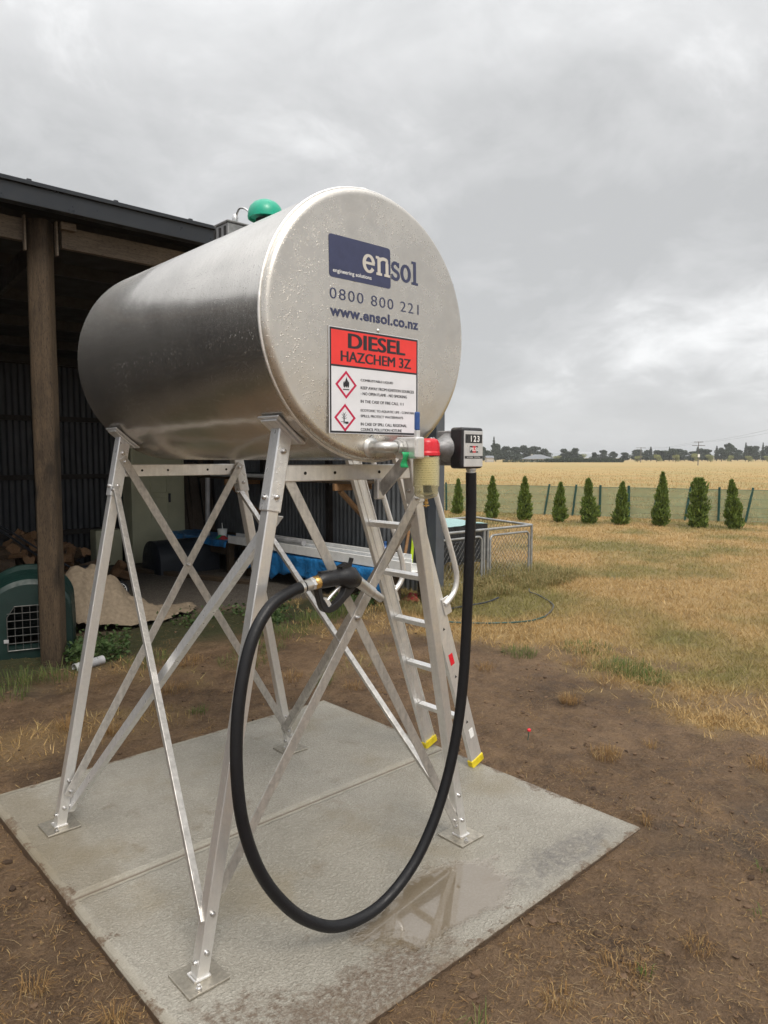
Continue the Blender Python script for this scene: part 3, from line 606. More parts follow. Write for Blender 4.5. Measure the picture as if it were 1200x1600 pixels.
# riveted hazard sign
HY = face_y(1.60, 1.84)-.003; hx0, hx1, hz0, hz1 = 1.400, 1.793, 1.676, 2.007
hs = MB().bb((hx0, HY, hz0), (hx1, HY+.0022, hz1)).build('hazard_sign', M['sign_white'], tank)
hy = lambda k: (lambda x, z: HY-.0004*k)
def rect(b, x0, x1, z0, z1, f): return poly(b, [(x0, z0), (x1, z0), (x1, z1), (x0, z1)], f)
e_ = .0065
b = MB()
for q in ((hx0+.002, hx0+.002+e_, hz0+.002, hz1-.002), (hx1-.002-e_, hx1-.002, hz0+.002, hz1-.002), (hx0+.002+e_, hx1-.002-e_, hz1-.002-e_, hz1-.002), (hx0+.002+e_, hx1-.002-e_, hz0+.002, hz0+.002+e_), (hx0+.002+e_, hx1-.002-e_, 1.8855, 1.8915)): rect(b, *q, hy(1))
b.build('sign_border', M['ink'], hs)
b = MB(); rect(b, hx0+.0085, hx1-.0085, 1.8915, hz1-.0085, hy(1)); b.build('red_panel', M['sign_red'], hs)
b = MB(); [text_into(b, 'DIESEL', 1.476+q*.0014, 1.7245+q*.0014, 1.946+.0004*(q%2), 1.9926+.0004*(q%2), hy(2.2+.25*q), .006) for q in range(5)]; b.build('sign_heading', M['ink'], hs)
b = MB(); [text_into(b, 'HAZCHEM 3Z', 1.446+q*.0011, 1.7545+q*.0011, 1.903+.0004*(q%2), 1.9356+.0004*(q%2), hy(2.2+.25*q), 0) for q in range(4)]; b.build('sign_heading', M['ink'], hs)
b = MB()
for t, x1, z0, z1 in (('COMBUSTABLE LIQUID', 1.673, 1.8445, 1.8535), ('KEEP AWAY FROM IGNITION SOURCES', 1.772, 1.8205, 1.8300), ('- NO OPEN FLAME - NO SMOKING', 1.738, 1.8020, 1.8115), ('IN THE CASE OF FIRE CALL 111', 1.722, 1.7770, 1.7865), ('ECOTOXIC TO AQUATIC LIFE - CONTAIN', 1.772, 1.7475, 1.7570), ('SPILLS, PROTECT WATERWAYS', 1.720, 1.7295, 1.7390), ('IN CASE OF SPILL CALL REGIONAL', 1.738, 1.7040, 1.7135), ('COUNCIL POLLUTION HOTLINE', 1.714, 1.6865, 1.6960)):
    for q in range(2): text_into(b, t, 1.529+q*.0008, x1+q*.0008, z0, z1, hy(1.5+.25*q), 0)
b.build('sign_small_print', M['ink'], hs)
for cx, cz, kind in ((1.4685, 1.8305, 0), (1.4635, 1.7265, 1)):
    b = MB(); s_ = .0445; q = .0075
    o_, i_ = [(cx, cz-s_), (cx+s_, cz), (cx, cz+s_), (cx-s_, cz)], [(cx, cz-s_+q*1.4), (cx+s_-q*1.4, cz), (cx, cz+s_-q*1.4), (cx-s_+q*1.4, cz)]
    for k in range(4): poly(b, [o_[k], o_[(k+1) % 4], i_[(k+1) % 4], i_[k]], hy(1))
    b.build('hazard_diamond', M['crimson'], hs)
    b = MB()
    if kind == 0:   # flame over a line
        for k, (dx, dz, hh, ww, ln) in enumerate(((0, -.010, .034, .013, .002), (-.0075, -.010, .020, .010, -.003), (.0078, -.010, .022, .010, .003), (-.003, -.006, .018, .006, -.004), (.004, -.004, .020, .006, .003))):
            L_ = [(cx+dx+ww/2*math.sin(math.pi*t)**.8*(1-t*.4)+ln*t*t, cz+dz+hh*t) for t in (0, .15, .3, .5, .7, .85, 1)]
            R_ = [(cx+dx-ww/2*math.sin(math.pi*t)**.8*(1-t*.4)+ln*t*t, cz+dz+hh*t) for t in (.85, .7, .5, .3, .15)]
            poly(b, L_+R_, hy(1.5+.2*k))
        rect(b, cx-.013, cx+.013, cz-.0165, cz-.0135, hy(1.5))
    else:           # bare tree, water line and fish
        stroke(b, [(cx-.004, cz-.012), (cx-.0045, cz+.004), (cx-.003, cz+.014)], [.004, .003, .0015], hy(1.5))
        for p, q2 in (((-.0042, .001), (-.014, .012)), ((-.004, .005), (-.009, .018)), ((-.0042, .000), (.007, .010)), ((-.004, .006), (.003, .018)), ((-.0043, -.003), (-.014, .001)), ((-.0043, -.003), (.008, .000))):
            stroke(b, [(cx+p[0], cz+p[1]), (cx+q2[0], cz+q2[1])], [.0018, .0009], hy(1.7))
        rect(b, cx-.017, cx+.010, cz-.0135, cz-.0122, hy(1.9))
        poly(b, arc(cx+.007, cz-.016, .008, .0032, 0, 345, 23), hy(2.1)); poly(b, [(cx-.001, cz-.016), (cx-.006, cz-.0125), (cx-.006, cz-.0195)], hy(2.1)); poly(b, [(cx+.006, cz-.013), (cx+.013, cz-.011), (cx+.012, cz-.014)], hy(2.3))
    b.build('hazard_symbol', M['ink'], hs)
for x, z in ((1.607, 2.0155), (1.585, 1.668)): MB().lathe([(.0068, 0), (.0062, .0025), (.004, .0042), (0, .005)], (x, face_y(x, z)+.0005, z), (0, -1, 0), 16).build('rivet', M['fitting'], tank)

# ---------------- saddles and leg sockets welded to the tank
LEGS = [(-1, 1.919), (1, 1.919), (-1, 3.157), (1, 3.157)]
FX = {-1: 1.000, 1: 2.220}; TOPX = {-1: 1.330, 1: 1.890}; LT = 1.69
def leg_pt(s, y, z): k = z/LT; return Vector((FX[s]+(TOPX[s]-FX[s])*k, y, z))
for s, y in LEGS:
    c = Vector((TOPX[s]-TX, 0, LT-TZ)); c.normalize(); t = Vector((c.z*s, 0, -c.x*s))
    rot = Matrix((t, Vector((0, 1, 0)), t.cross(Vector((0, 1, 0))))).transposed()
    o_ = Vector((TX, y, TZ))+c*(TR+.0045)
    sd = MB().box(o_, (.135, .115, .007), rot).box(o_+c*.0075, (.115, .085, .007), rot).build('saddle_plate', M['galv'], tank, bevel=.002)
    d = (leg_pt(s, y, LT)-leg_pt(s, y, 0)).normalized()
    sk_ = MB().bar(leg_pt(s, y, LT-.262), leg_pt(s, y, LT+.004), .052, .052, (0, 1, 0)).build('leg_socket', M['galv'], tank, bevel=.004)
    for z in (LT-.07, LT-.215):
        p = leg_pt(s, y, z)
        for nrm in ((0, -1, 0), (-1, 0, 0)):
            nv = Vector(nrm)
            if nrm[0] and z > LT-.1: continue
            MB().lathe([(.010, 0), (.010, .0015), (.0075, .0016), (.0075, .008), (.005, .010), (0, .0105)], p+nv*.026, nv, 12).build('bolt', M['bolt'], sk_)

# ================================================================== STAND
stand = thing('tank_stand', (TX, 2.54, 0), 'tall four-legged bolted aluminium stand with crossed braces under the tank', 'stand')
for s, y in LEGS:
    lg = MB().bar(leg_pt(s, y, .004), leg_pt(s, y, LT-.20), .042, .042, (0, 1, 0)).build('leg', M['alu'], stand, bevel=.0035)
    MB().bb((FX[s]-.069, y-.069, .0015), (FX[s]+.069, y+.069, .009)).build('base_plate', M['plate'] , lg, bevel=.002)
    b = MB(); h_ = .0245; path = [(FX[s]+a*h_, y+c*h_, .0125) for a, c in ((-1, -1), (1, -1), (1, 1), (-1, 1), (-1, -1))]
    for p, q in zip(path, path[1:]): b.tube([p, q], .0045, 8)
    b.build('foot_weld', M['weld'], lg)
    for z, nv in ((.085, Vector((0, -1, 0))), (.055, Vector((-1, 0, 0))), (.20, Vector((0, -1, 0))), (.062, Vector((1, 0, 0)))):
        MB().lathe([(.009, 0), (.009, .0015), (.007, .0016), (.007, .008), (.004, .0095), (0, .010)], leg_pt(s, y, z)+nv*.021, nv, 12).build('bolt', M['bolt'], lg)
    MB().lathe([(.010, 0), (.010, .008), (.006, .008), (.006, .016), (0, .016)], (FX[s]-.03, y-.055, .010), (0, 0, 1), 6).build('anchor_bolt', M['bolt'], lg)
def brace(p, q, out, mat='brace', w=.037, ends=(1, 1)):
    """angle-section strip: flat leg against the frame, short lip turned inwards"""
    p, q, out = Vector(p), Vector(q), Vector(out).normalized(); t = .0045
    prof = [(-w/2, -t/2), (w/2, -t/2), (w/2, t/2), (-w/2+t, t/2), (-w/2+t, -.020), (-w/2, -.020)]
    prof = [(-w/2, t/2), (-w/2, -.022), (-w/2+t, -.022), (-w/2+t, -t/2), (w/2, -t/2), (w/2, t/2)]
    o = MB().prism(prof, p, q, out).build('brace', M[mat], stand, bevel=.0012)
    for c in [k for k, e_ in zip((p+(q-p).normalized()*.022, q+(p-q).normalized()*.022), ends) if e_]: MB().lathe([(.009, 0), (.009, .0015), (.0065, .0016), (.0065, .007), (.004, .0085), (0, .009)], c+out*t/2, out, 10).build('bolt', M['bolt'], o)
    return o
Y0, Y1 = 1.919, 3.157
fo, ro = Vector((0, -.0275, 0)), Vector((0, -.036, 0))
a_ = leg_pt(-1, Y0, 1.56); c_ = leg_pt(1, Y0, .085); brace(a_+Vector((.024, -.010, 0)), c_+Vector((-.040, -.0245, 0)), (0, -1, 0), ends=(0, 1))
a_ = leg_pt(1, Y0, 1.445); c_ = leg_pt(-1, Y0, .25); brace(a_+Vector((-.01, -.0295, .02)), c_+Vector((.024, -.004, 0)), (0, -1, 0), ends=(1, 0))
a_ = leg_pt(-1, Y1, 1.60); c_ = leg_pt(1, Y1, .10); brace(a_+Vector((0, -.0295, 0)), c_+Vector((0, -.0295, 0)), (0, -1, 0))
a_ = leg_pt(1, Y1, 1.57); c_ = leg_pt(-1, Y1, .14); brace(a_+Vector((0, -.0345, 0)), c_+Vector((0, -.0345, 0)), (0, -1, 0))
for s in (-1, 1):
    nrm = Vector((s*LT, 0, -s*(TOPX[s]-FX[s])*s)).normalized(); nrm = Vector((s*LT, 0, abs(TOPX[s]-FX[s]))).normalized()
    k1 = nrm*.0245; k2 = nrm*.0295
    if s < 0:   # outer thin strip, inner galvanised strap
        brace(leg_pt(s, Y1, 1.47)+k1+Vector((0, -.036, 0)), leg_pt(s, Y0, .17)+k1, nrm, 'brace', .016, ends=(1, 0))
        brace(leg_pt(s, Y0, 1.43)-k1, leg_pt(s, Y1, .075)-k1, nrm, 'galv', .038)
    else:
        brace(leg_pt(s, Y0, 1.40)-k1, leg_pt(s, Y1, .12)-k1, -nrm, 'brace', .037)
        brace(leg_pt(s, Y1, 1.45)-k2, leg_pt(s, Y0, .12)-k2, -nrm, 'brace', .018)
b = MB()
for y, z in ((Y0, 1.549), (Y1, 1.542)):
    xa, xb = leg_pt(-1, y, z).x+.024, leg_pt(1, y, z).x-.024
    cb = MB().bb((xa, y-.020, z-.027), (xb, y+.020, z+.027)).build('crossbeam', M['alu'], stand, bevel=.003)
    for k in (.14, .36, .72, .90): MB().lathe([(.0055, 0), (.0055, .0012), (0, .0012)], (xa+(xb-xa)*k, y-.0202, z), (0, -1, 0), 12).build('bolt_hole', M['hole'], cb)
for p in ((1.626, Y0-.0235, 1.035), (1.615, Y1-.037, 1.089)): MB().lathe([(.012, 0), (.012, .002), (.008, .0021), (.008, .009), (.005, .0105), (0, .011)], p, (0, -1, 0), 12).build('cross_bolt', M['bolt'], stand)

# ================================================================== OUTLET, FILTER, METER
ov = thing('outlet_valve', (1.60, 1.77, 1.634), 'aluminium outlet pipe and square valve block with blue lever at the tank end', 'valve')
fy = face_y(1.583, 1.634)
MB().lathe([(.0, 0), (.034, 0), (.033, .006), (.022, .012), (.019, .020), (.019, .03)], (1.583, fy+.002, 1.634), (0, -1, 0), 28).tube(catmull([(1.583, fy-.02, 1.634), (1.584, fy-.040, 1.634), (1.592, fy-.058, 1.634), (1.612, fy-.066, 1.634), (1.645, fy-.067, 1.634)], 5), .0185, 20).build('outlet_pipe', M['fitting'], ov)
py = fy-.067
MB().lathe([(.021, 0), (.025, .002), (.025, .012), (.021, .014), (.021, .018), (.026, .020), (.026, .034), (.021, .036)], (1.628, py, 1.634), (1, 0, 0), 8).build('union_nut', M['fitting'], ov, sharp=30)
MB().bb((1.664, 1.640, 1.596), (1.702, 1.742, 1.668)).build('valve_block', M['alu'], ov, bevel=.007, seg=3)
MB().tube([(1.6625, 1.646, 1.602+k*.006) for k in range(11)], [.0035+.0012*(k % 2) for k in range(11)], 8).build('block_weld', M['weld'], ov)
lv = MB().bb((1.682, 1.658, 1.668), (1.698, 1.672, 1.69)).bar((1.690, 1.665, 1.686), (1.690, 1.665, 1.749), .012, .004, (0, -1, 0)).build('lever_stem', M['galv'], ov, bevel=.002)
MB().bar((1.690, 1.665, 1.690), (1.690, 1.665, 1.750), .019, .011, (0, -1, 0)).build('lever_sleeve', M['blue'], lv, bevel=.004)
b = MB(); n = 6; vs = []
for i in range(n+1):
    for k in range(4): vs.append((1.636+k*.010+.002*math.sin(i), py-.024-.005*math.sin(i*.9+k*.5), 1.618-i*.0085))
b.add(vs, [(i*4+k, i*4+k+1, (i+1)*4+k+1, (i+1)*4+k) for i in range(n) for k in range(3)], True); tg = b.build('security_tag', M['green_tag'], ov); tg.modifiers.new('s', 'SOLIDIFY').thickness = .0015
ar = MB().bar((1.700, 1.720, 1.596), (1.714, 1.868, 1.484), .006, .050, (0, 0, 1)).build('support_arm', M['brace'], ov, bevel=.002)
MB().bb((1.704, 1.872, 1.452), (1.738, 1.896, 1.525)).build('support_clip', M['alu'], ov, bevel=.004)
ff = thing('fuel_filter', (1.752, 1.682, 1.54), 'clear cylindrical fuel filter with bright red head hanging below the valve block', 'fuel filter')
MB().lathe([(0, .058), (.030, .058), (.038, .054), (.043, .044), (.0435, .014), (.047, .012), (.047, 0), (0, 0)], (1.752, 1.682, 1.606), (0, 0, 1), 28).bb((1.704, 1.664, 1.612), (1.80, 1.70, 1.650)).build('filter_head', M['red'], ff, bevel=.003)
MB().lathe([(0, 1.460), (.010, 1.460), (.026, 1.464), (.037, 1.470), (.0405, 1.480), (.041, 1.500), (.0445, 1.504), (.0445, 1.604), (.0430, 1.604), (.0430, 1.506), (.039, 1.500), (.038, 1.480), (.0, 1.470)], (1.752, 1.682, 0), (0, 0, 1), 32).build('filter_bowl', M['bowl'], ff)
MB().lathe([(0, 1.508), (.041, 1.508), (.041, 1.603), (0, 1.603)], (1.752, 1.682, 0), (0, 0, 1), 32).build('filter_element', M['element'], ff, sharp=30)
MB().lathe([(0, 1.432), (.003, 1.432), (.003, 1.442), (.008, 1.444), (.008, 1.450), (.005, 1.451), (.006, 1.461), (0, 1.461)], (1.752, 1.682, 0), (0, 0, 1), 14).tube([(1.738, 1.682, 1.437), (1.766, 1.682, 1.437)], .0022, 8).build('drain_tap', M['brass'], ff)
fm = thing('flow_meter', (1.915, 1.66, 1.56), 'black fuel flow meter with silver number dial at the end of the outlet', 'meter')
MB().lathe([(.0, 0), (.026, 0), (.026, .008), (.018, .010), (.018, .018), (.026, .026), (.044, .064), (.052, .080), (.052, .10), (0, .10)], (1.792, 1.695, 1.634), (1, 0, 0), 24).bb((1.872, 1.674, 1.572), (1.965, 1.745, 1.694)).box((1.800, 1.695, 1.634), (.009, .012, .072)).build('meter_body', M['cast'], fm, bevel=.006)
for dz in (-.030, .030): MB().lathe([(.005, 0), (.005, .007), (0, .008)], (1.7915, 1.695, 1.634+dz), (-1, 0, 0), 6).build('flange_bolt', M['bolt'], fm)
cv = MB().bb((1.858, 1.614, 1.562), (1.972, 1.673, 1.704)).build('meter_cover', M['black'], fm, bevel=.011, seg=4)
dy = 1.6128
dp = MB().bb((1.866, dy-.001, 1.568), (1.965, dy+.003, 1.692)).build('dial_plate', M['silver'], fm, bevel=.003)
D = lambda k: (lambda x, z: dy-.001-.0005*k)
b = MB(); rect(b, 1.871, 1.960, 1.650, 1.680, D(1)); rect(b, 1.868, 1.963, 1.5965, 1.6055, D(1)); rect(b, 1.894, 1.910, 1.617, 1.640, D(1)); rect(b, 1.926, 1.938, 1.617, 1.640, D(1)); b.build('dial_windows', M['dialblack'], dp)
b = MB(); rect(b, 1.9102, 1.9258, 1.617, 1.640, D(1)); b.build('dial_badge', M['red'], dp)
b = MB(); text_into(b, '123', 1.899, 1.945, 1.6545, 1.6755, D(2), .02, 1.25); text_into(b, 'PIUSI', 1.896, 1.937, 1.622, 1.635, D(2), .02); text_into(b, 'LITRES  TOTAL', 1.880, 1.950, 1.5990, 1.6030, D(2), .0); b.build('dial_figures', M['white'], dp)
MB().lathe([(.010, 0), (.013, .002), (.013, .012), (.010, .014), (0, .014)], (1.972, 1.650, 1.664), (1, 0, 0), 14).build('reset_knob', M['black'], fm)
MB().lathe([(.018, 0), (.018, -.010), (.0155, -.012), (.0155, -.040)], (1.937, 1.641, 1.565), (0, 0, 1), 20).build('outlet_collar', M['fitting'], fm)

# ================================================================== HOSE AND NOZZLE
HP = [(1.937, 1.641, 1.548), (1.943, 1.645, 1.48), (1.949, 1.65, 1.407), (1.952, 1.659, 1.222), (1.955, 1.669, 1.034), (1.951, 1.678, .82), (1.933, 1.688, .63), (1.89, 1.697, .447), (1.816, 1.707, .276), (1.712, 1.716, .146), (1.568, 1.726, .068), (1.407, 1.735, .072), (1.285, 1.745, .143), (1.195, 1.754, .241), (1.123, 1.764, .365), (1.076, 1.773, .518), (1.063, 1.783, .674), (1.074, 1.792, .842), (1.108, 1.802, .986), (1.153, 1.811, 1.083), (1.218, 1.821, 1.15), (1.297, 1.83, 1.180), (1.352, 1.838, 1.188)]
hose = thing('fuel_hose', (1.50, 1.73, .05), 'thick black rubber fuel hose hanging in a big loop from the meter', 'hose')
MB().tube(catmull(HP, 8), .0190, 20).build('hose', M['rubber'], hose, sharp=60)
MB().tube([(1.335, 1.8365, 1.1855), (1.3465, 1.838, 1.1875), (1.348, 1.838, 1.1877), (1.392, 1.842, 1.1925)], [.0205, .0205, .0190, .0190], 20).build('ferrule', M['fitting'], hose)
nzl = thing('fuel_nozzle', (1.50, 1.84, 1.15), 'black trigger fuel nozzle with silver spout hooked over the crossed front braces', 'nozzle')
ny = 1.845
MB().tube([(1.392, 1.842, 1.1925), (1.397, 1.842, 1.193), (1.398, 1.842, 1.193), (1.412, 1.843, 1.1945)], [.021, .021, .0225, .0225], 16).build('swivel', M['brass'], nzl)
MB().tube([(1.380, 1.841, 1.191), (1.3925, 1.842, 1.1925)], .0215, 8).build('hex_nut', M['galv'], nzl)
NB = [(1.410, 1.195, .020), (1.425, 1.197, .0262), (1.455, 1.199, .0275), (1.480, 1.199, .0275), (1.496, 1.200, .0275), (1.515, 1.200, .0345), (1.535, 1.197, .0395), (1.553, 1.190, .0380), (1.570, 1.183, .0285), (1.582, 1.177, .0235)]
b = MB(); b.tube([(x, ny, z) for x, z, r in NB], [r for x, z, r in NB], 18); b.lathe([(.014, 0), (.014, .012), (.010, .016), (0, .016)], (1.560, ny, 1.212), (.3, 0, 1), 12)
b.bar((1.505, ny, 1.228), (1.540, ny, 1.238), .03, .018); b.box((1.445, ny, 1.222), (.05, .018, .010)); b.bar((1.555, ny+.01, 1.225), (1.566, ny+.01, 1.258), .010, .012, (0, 1, 0)); b.build('nozzle_body', M['black'], nzl, sharp=60)
GP = [(1.412, 1.182), (1.414, 1.160), (1.422, 1.130), (1.432, 1.106), (1.446, 1.098), (1.466, 1.101), (1.490, 1.112), (1.512, 1.128), (1.530, 1.146), (1.542, 1.165), (1.548, 1.185)]
b = MB(); pth = catmull([(x, ny, z) for x, z in GP], 5)
prof_n = len(pth); vs = []
for i, p in enumerate(pth):
    t = (pth[min(i+1, prof_n-1)]-pth[max(i-1, 0)]).normalized(); nn = Vector((-t.z, 0, t.x)); wd = .010 if i > 8 else .012
    k = i/(prof_n-1); wd = .0092+.0045*ss(.30, .55, k)+.014*ss(.70, .95, k)
    for a, c in ((-1, -1), (1, -1), (1, 1), (-1, 1)): vs.append(p+nn*wd*a*.9+Vector((0, .0135*c, 0)))
b.add(vs, [(i*4+k, i*4+(k+1) % 4, (i+1)*4+(k+1) % 4, (i+1)*4+k) for i in range(prof_n-1) for k in range(4)]+[(3, 2, 1, 0), tuple(4*(prof_n-1)+k for k in range(4))])
b.build('trigger_guard', M['black'], nzl, bevel=.003)
MB().tube(catmull([(1.525, ny, 1.176), (1.505, ny, 1.168), (1.482, ny, 1.152), (1.462, ny, 1.136), (1.452, ny, 1.124), (1.462, ny, 1.108)], 5), .0055, 10).bar((1.430, ny-.012, 1.140), (1.448, ny-.012, 1.112), .012, .010).bar((1.455, ny, 1.126), (1.468, ny, 1.104), .010, .006).build('trigger', M['galv'], nzl)
sp = [(1.576, 1.181, .021), (1.590, 1.172, .021), (1.592, 1.171, .0195), (1.632, 1.142, .0190), (1.650, 1.129, .0185), (1.652, 1.128, .0148), (1.688, 1.103, .0145), (1.690, 1.1015, .0125)]
MB().tube([(x, ny-.006*(x-1.57)/.1, z) for x, z, r in sp], [r for x, z, r in sp], 18).build('spout', M['fitting'], nzl)

# ================================================================== LADDER
lad = thing('leaning_ladder', (2.815, 2.50, 0), 'aluminium ladder with tubular handrails and yellow feet leaning behind the stand', 'ladder')
LS = Vector((-.352, 0, 1)).normalized(); LN = Vector((1, 0, .352)).normalized(); LB = Vector((2.818, 0, .012)); LY = {0: 2.667, 1: 2.334}
def lp(y, l, n=0): return LB+LS*l+LN*n+Vector((0, y, 0))
for k, y in LY.items():
    pr = [(-.0125, -.040), (.0125, -.040), (.0125, -.034), (.006, -.034), (.006, -.012), (.009, -.010), (.009, .010), (.006, .012), (.006, .034), (.0125, .034), (.0125, .040), (-.0125, .040)]
    if k == 0: pr = [(-x, z) for x, z in pr][::-1]
    st_ = MB().prism(pr, lp(y, .015), lp(y, 2.28), LN).build('stile', M['ladder'], lad, bevel=.0015)
    MB().prism([(-.017, -.046), (.017, -.046), (.017, .046), (-.017, .046)], lp(y, -.004), lp(y, .036), LN).build('foot', M['yellow'], st_, bevel=.004)
    sgn = 1
    hr = catmull([lp(y, .92, .03), lp(y, .925, .06), lp(y, .95, .115), lp(y, 1.0, .150), lp(y, 1.08, .160), lp(y, 1.3, .152), lp(y, 1.7, .138), lp(y, 2.2, .120), lp(y, 2.5, .11)], 6)
    off = Vector((0, -.022 if k else .022, 0))
    MB().tube([q+off for q in hr], .0135, 12).build('handrail', M['ladder'], lad)
    MB().bar(lp(y, .86, .045)+off*.8, lp(y, .95, .045)+off*.8, .006, .05, LN).build('rail_bracket', M['ladder'], lad, bevel=.002)
    if k:
        q = lp(y-.0135, .60, -.005); MB().bar(q, q+LS*.06, .001, .028, LN).build('red_sticker', M['red'], st_)
        q = lp(y-.0135, .16, .005); MB().bar(q, q+LS*.05, .001, .030, LN).build('white_sticker', M['white'], st_)
        for l0, l1, mm in ((1.30, 1.62, 'white'), ): MB().bar(lp(y+.0135, l0, 0), lp(y+.0135, l1, 0), .0012, .034, LN).build('warning_strip', M[mm], st_)
        for i in range(5): q = 1.315+i*.06; MB().bar(lp(y+.0145, q, .006-.01*(i % 2)), lp(y+.0145, q+.03, -.006), .0012, .022, LN).build('warning_mark', M['red'], st_)
        for l in (.26, .53, .80): MB().lathe([(.009, 0), (.009, .001), (0, .001)], lp(y-.0131, l, -.006), (0, -1, 0), 3).build('stile_hole', M['hole'], st_)
for i in range(8):
    l = .265+i*.268; b = MB(); q = [(-.012, -.014), (.012, -.014), (.015, .004), (.015, .014), (-.015, .014), (-.015, .004)]
    b.prism(q, lp(LY[1]+.012, l), lp(LY[0]-.012, l), LS).build('rung', M['ladder'], lad, bevel=.002)

# ================================================================== THINGS IN AND IN FRONT OF THE SHED
def G0(x, y): return gz(x, y)
# pet carrier
pc = thing('pet_carrier', (1.78, 6.35, -.03), 'dark green plastic pet carrier with arched top and wire door beside the timber post', 'pet carrier')
def arch(w_, h, n=18, k=.62): # half-width, height
    return [(-w_, 0), (-w_*1.02, h*.35)]+[(w_*math.cos(R(180-180*i/n))*1.0, h*k+h*(1-k)*math.sin(R(180*i/n))) for i in range(n+1)]+[(w_*1.02, h*.35), (w_, 0)]
CR = Matrix.Rotation(R(-17), 3, 'Z')
def cp(x, y, z): return Vector((1.77, 6.12, -.03))+CR @ Vector((x, y, z))
b = MB(); rings = [(0, .90), (.03, .985), (.05, 1.0), (.30, 1.05), (.34, 1.10), (.40, 1.10), (.44, 1.05), (.72, 1.02), (.78, .9)]; A0 = arch(.315, .66); n = len(A0); vs = []
for y, s_ in rings: vs += [cp(x*s_, y, z*s_) for x, z in A0]
m = len(rings); fs = [(i*n+k, (i+1)*n+k, (i+1)*n+k+1, i*n+k+1) for i in range(m-1) for k in range(n-1)]+[tuple((m-1)*n+k for k in range(n))]
b.add(vs, fs, True); b.build('shell', M['carrier'], pc, sharp=30)
b = MB(); O = arch(.30, .615); I = [(-.165, .09), (-.165, .36), (-.11, .445), (.11, .445), (.165, .36), (.165, .09)]
def ray_in(p):      # match every outer point to the inner outline
    c = Vector((0, .27)); d = (Vector(p)-c); best = None
    for a, q in zip(I, I[1:]+I[:1]):
        a, q = Vector(a), Vector(q); e_ = q-a; den = d.x*e_.y-d.y*e_.x
        if abs(den) < 1e-9: continue
        t = ((a.x-c.x)*e_.y-(a.y-c.y)*e_.x)/den; u = ((a.x-c.x)*d.y-(a.y-c.y)*d.x)/den
        if t > 0 and -1e-6 <= u <= 1+1e-6 and (best is None or t < best): best = t
    return c+d*(best or .5)
J = [ray_in(p) for p in O]; n = len(O); vs = [cp(x, -.012, z) for x, z in O]+[cp(q.x, -.018, q.y) for q in J]+[cp(q.x, .03, q.y) for q in J]
b.add(vs, [(i, (i+1) % n, n+(i+1) % n, n+i) for i in range(n)]+[(n+i, n+(i+1) % n, 2*n+(i+1) % n, 2*n+i) for i in range(n)]); b.build('front_panel', M['carrier'], pc)
dr = MB().tube([cp(x, -.03, z) for x, z in I+I[:1]], .005, 6).build('door', M['wiredark'], pc)
for i in range(1, 6): x = -.165+.055*i; MB().tube([cp(x, -.03, .09), cp(x, -.03, .445 if abs(x) < .115 else .40)], .003, 6).build('door_wire', M['wiredark'], dr)
for i in range(1, 6): z = .09+.06*i; MB().tube([cp(-.165, -.034, z), cp(.165, -.034, z)], .003, 6).build('door_wire', M['wiredark'], dr)
for x, z in ((-.175, .17), (.175, .30)): MB().box(cp(x, -.03, z), (.035, .012, .028), CR).build('latch', M['grey_pl'], pc, bevel=.002)
# beige canvas
b = MB(); n = 46; vs = []
for i in range(n+1):
    for k in range(n+1):
        x, y = 2.15+1.35*i/n, 6.5+1.05*k/n
        h = .50*math.exp(-((x-2.50)/.34)**2-((y-6.98)/.30)**2)+.05*math.exp(-((x-3.0)/.4)**2-((y-6.8)/.25)**2)
        h += (.11*abs(nz(x, y, 3.2, 1))+.07*abs(nz(x, y, 6, 2))+.03*abs(nz(x, y, 13, 2)))*(.4+ss(.0, .3, h)); d = nz(i, k, .12, 5)
        vs.append((x+.05*nz(y, 3, 3)+.25*(k/n)*(i/n), y+.06*nz(x, 8, 3)-.10*(i/n), gz(x, y)+.012+max(0, h)))
keep = lambda i, k: ((i/n-.5)**2*3.6+(k/n-.45)**2*3.6+.28*nz(i, k, .09, 8)) < .9-(.5*(i/n) if k/n > .62 else 0)
b.add(vs, [(i*(n+1)+k, (i+1)*(n+1)+k, (i+1)*(n+1)+k+1, i*(n+1)+k+1) for i in range(n) for k in range(n) if keep(i, k)], True)
o = b.build('canvas_sheet', M['canvas'], None, (2.6, 6.9, 0), sharp=70); o.modifiers.new('s', 'SOLIDIFY').thickness = .004; tag(o, 'crumpled beige canvas sheet heaped on the ground behind the timber post', 'canvas sheet')
# firewood heap: five kinds of split log, copied
protos = []
for q in range(5):
    L_ = .34+.05*rng.random(); b = MB(); n = 9; pr = []
    for k in range(n):
        a = 2*math.pi*k/n; r = (.062 if a < math.pi*(1.0+.2*q/4) else .062*abs(math.cos((a-1.55*math.pi)))*.55+.012)*(1+.12*rng.uniform(-1, 1)); pr.append((r*math.cos(a), r*math.sin(a)))
    vs = [(-L_/2+L_*i/4, x*(1+.1*rng.uniform(-1, 1)), z*(1+.1*rng.uniform(-1, 1))) for i in range(5) for x, z in pr]
    b.add(vs, [(i*n+k, i*n+(k+1) % n, (i+1)*n+(k+1) % n, (i+1)*n+k) for i in range(4) for k in range(n)], False)
    o = b.build('firewood_log', M['bark'] if q % 3 else M['logend']); protos.append(o)
    for s_ in (0, 4):
        b = MB(); f = [s_*n+k for k in range(n)]; b.add([(vs[i][0]+(.002 if s_ else -.002), vs[i][1], vs[i][2]) for i in f], [tuple(range(n))[::(1 if s_ else -1)]]); b.build('cut_end', M['logend'], o)
    tag(o, 'split firewood log in the heap behind the timber post and green carrier', 'firewood log', 'split logs in the firewood heap')
spots = []
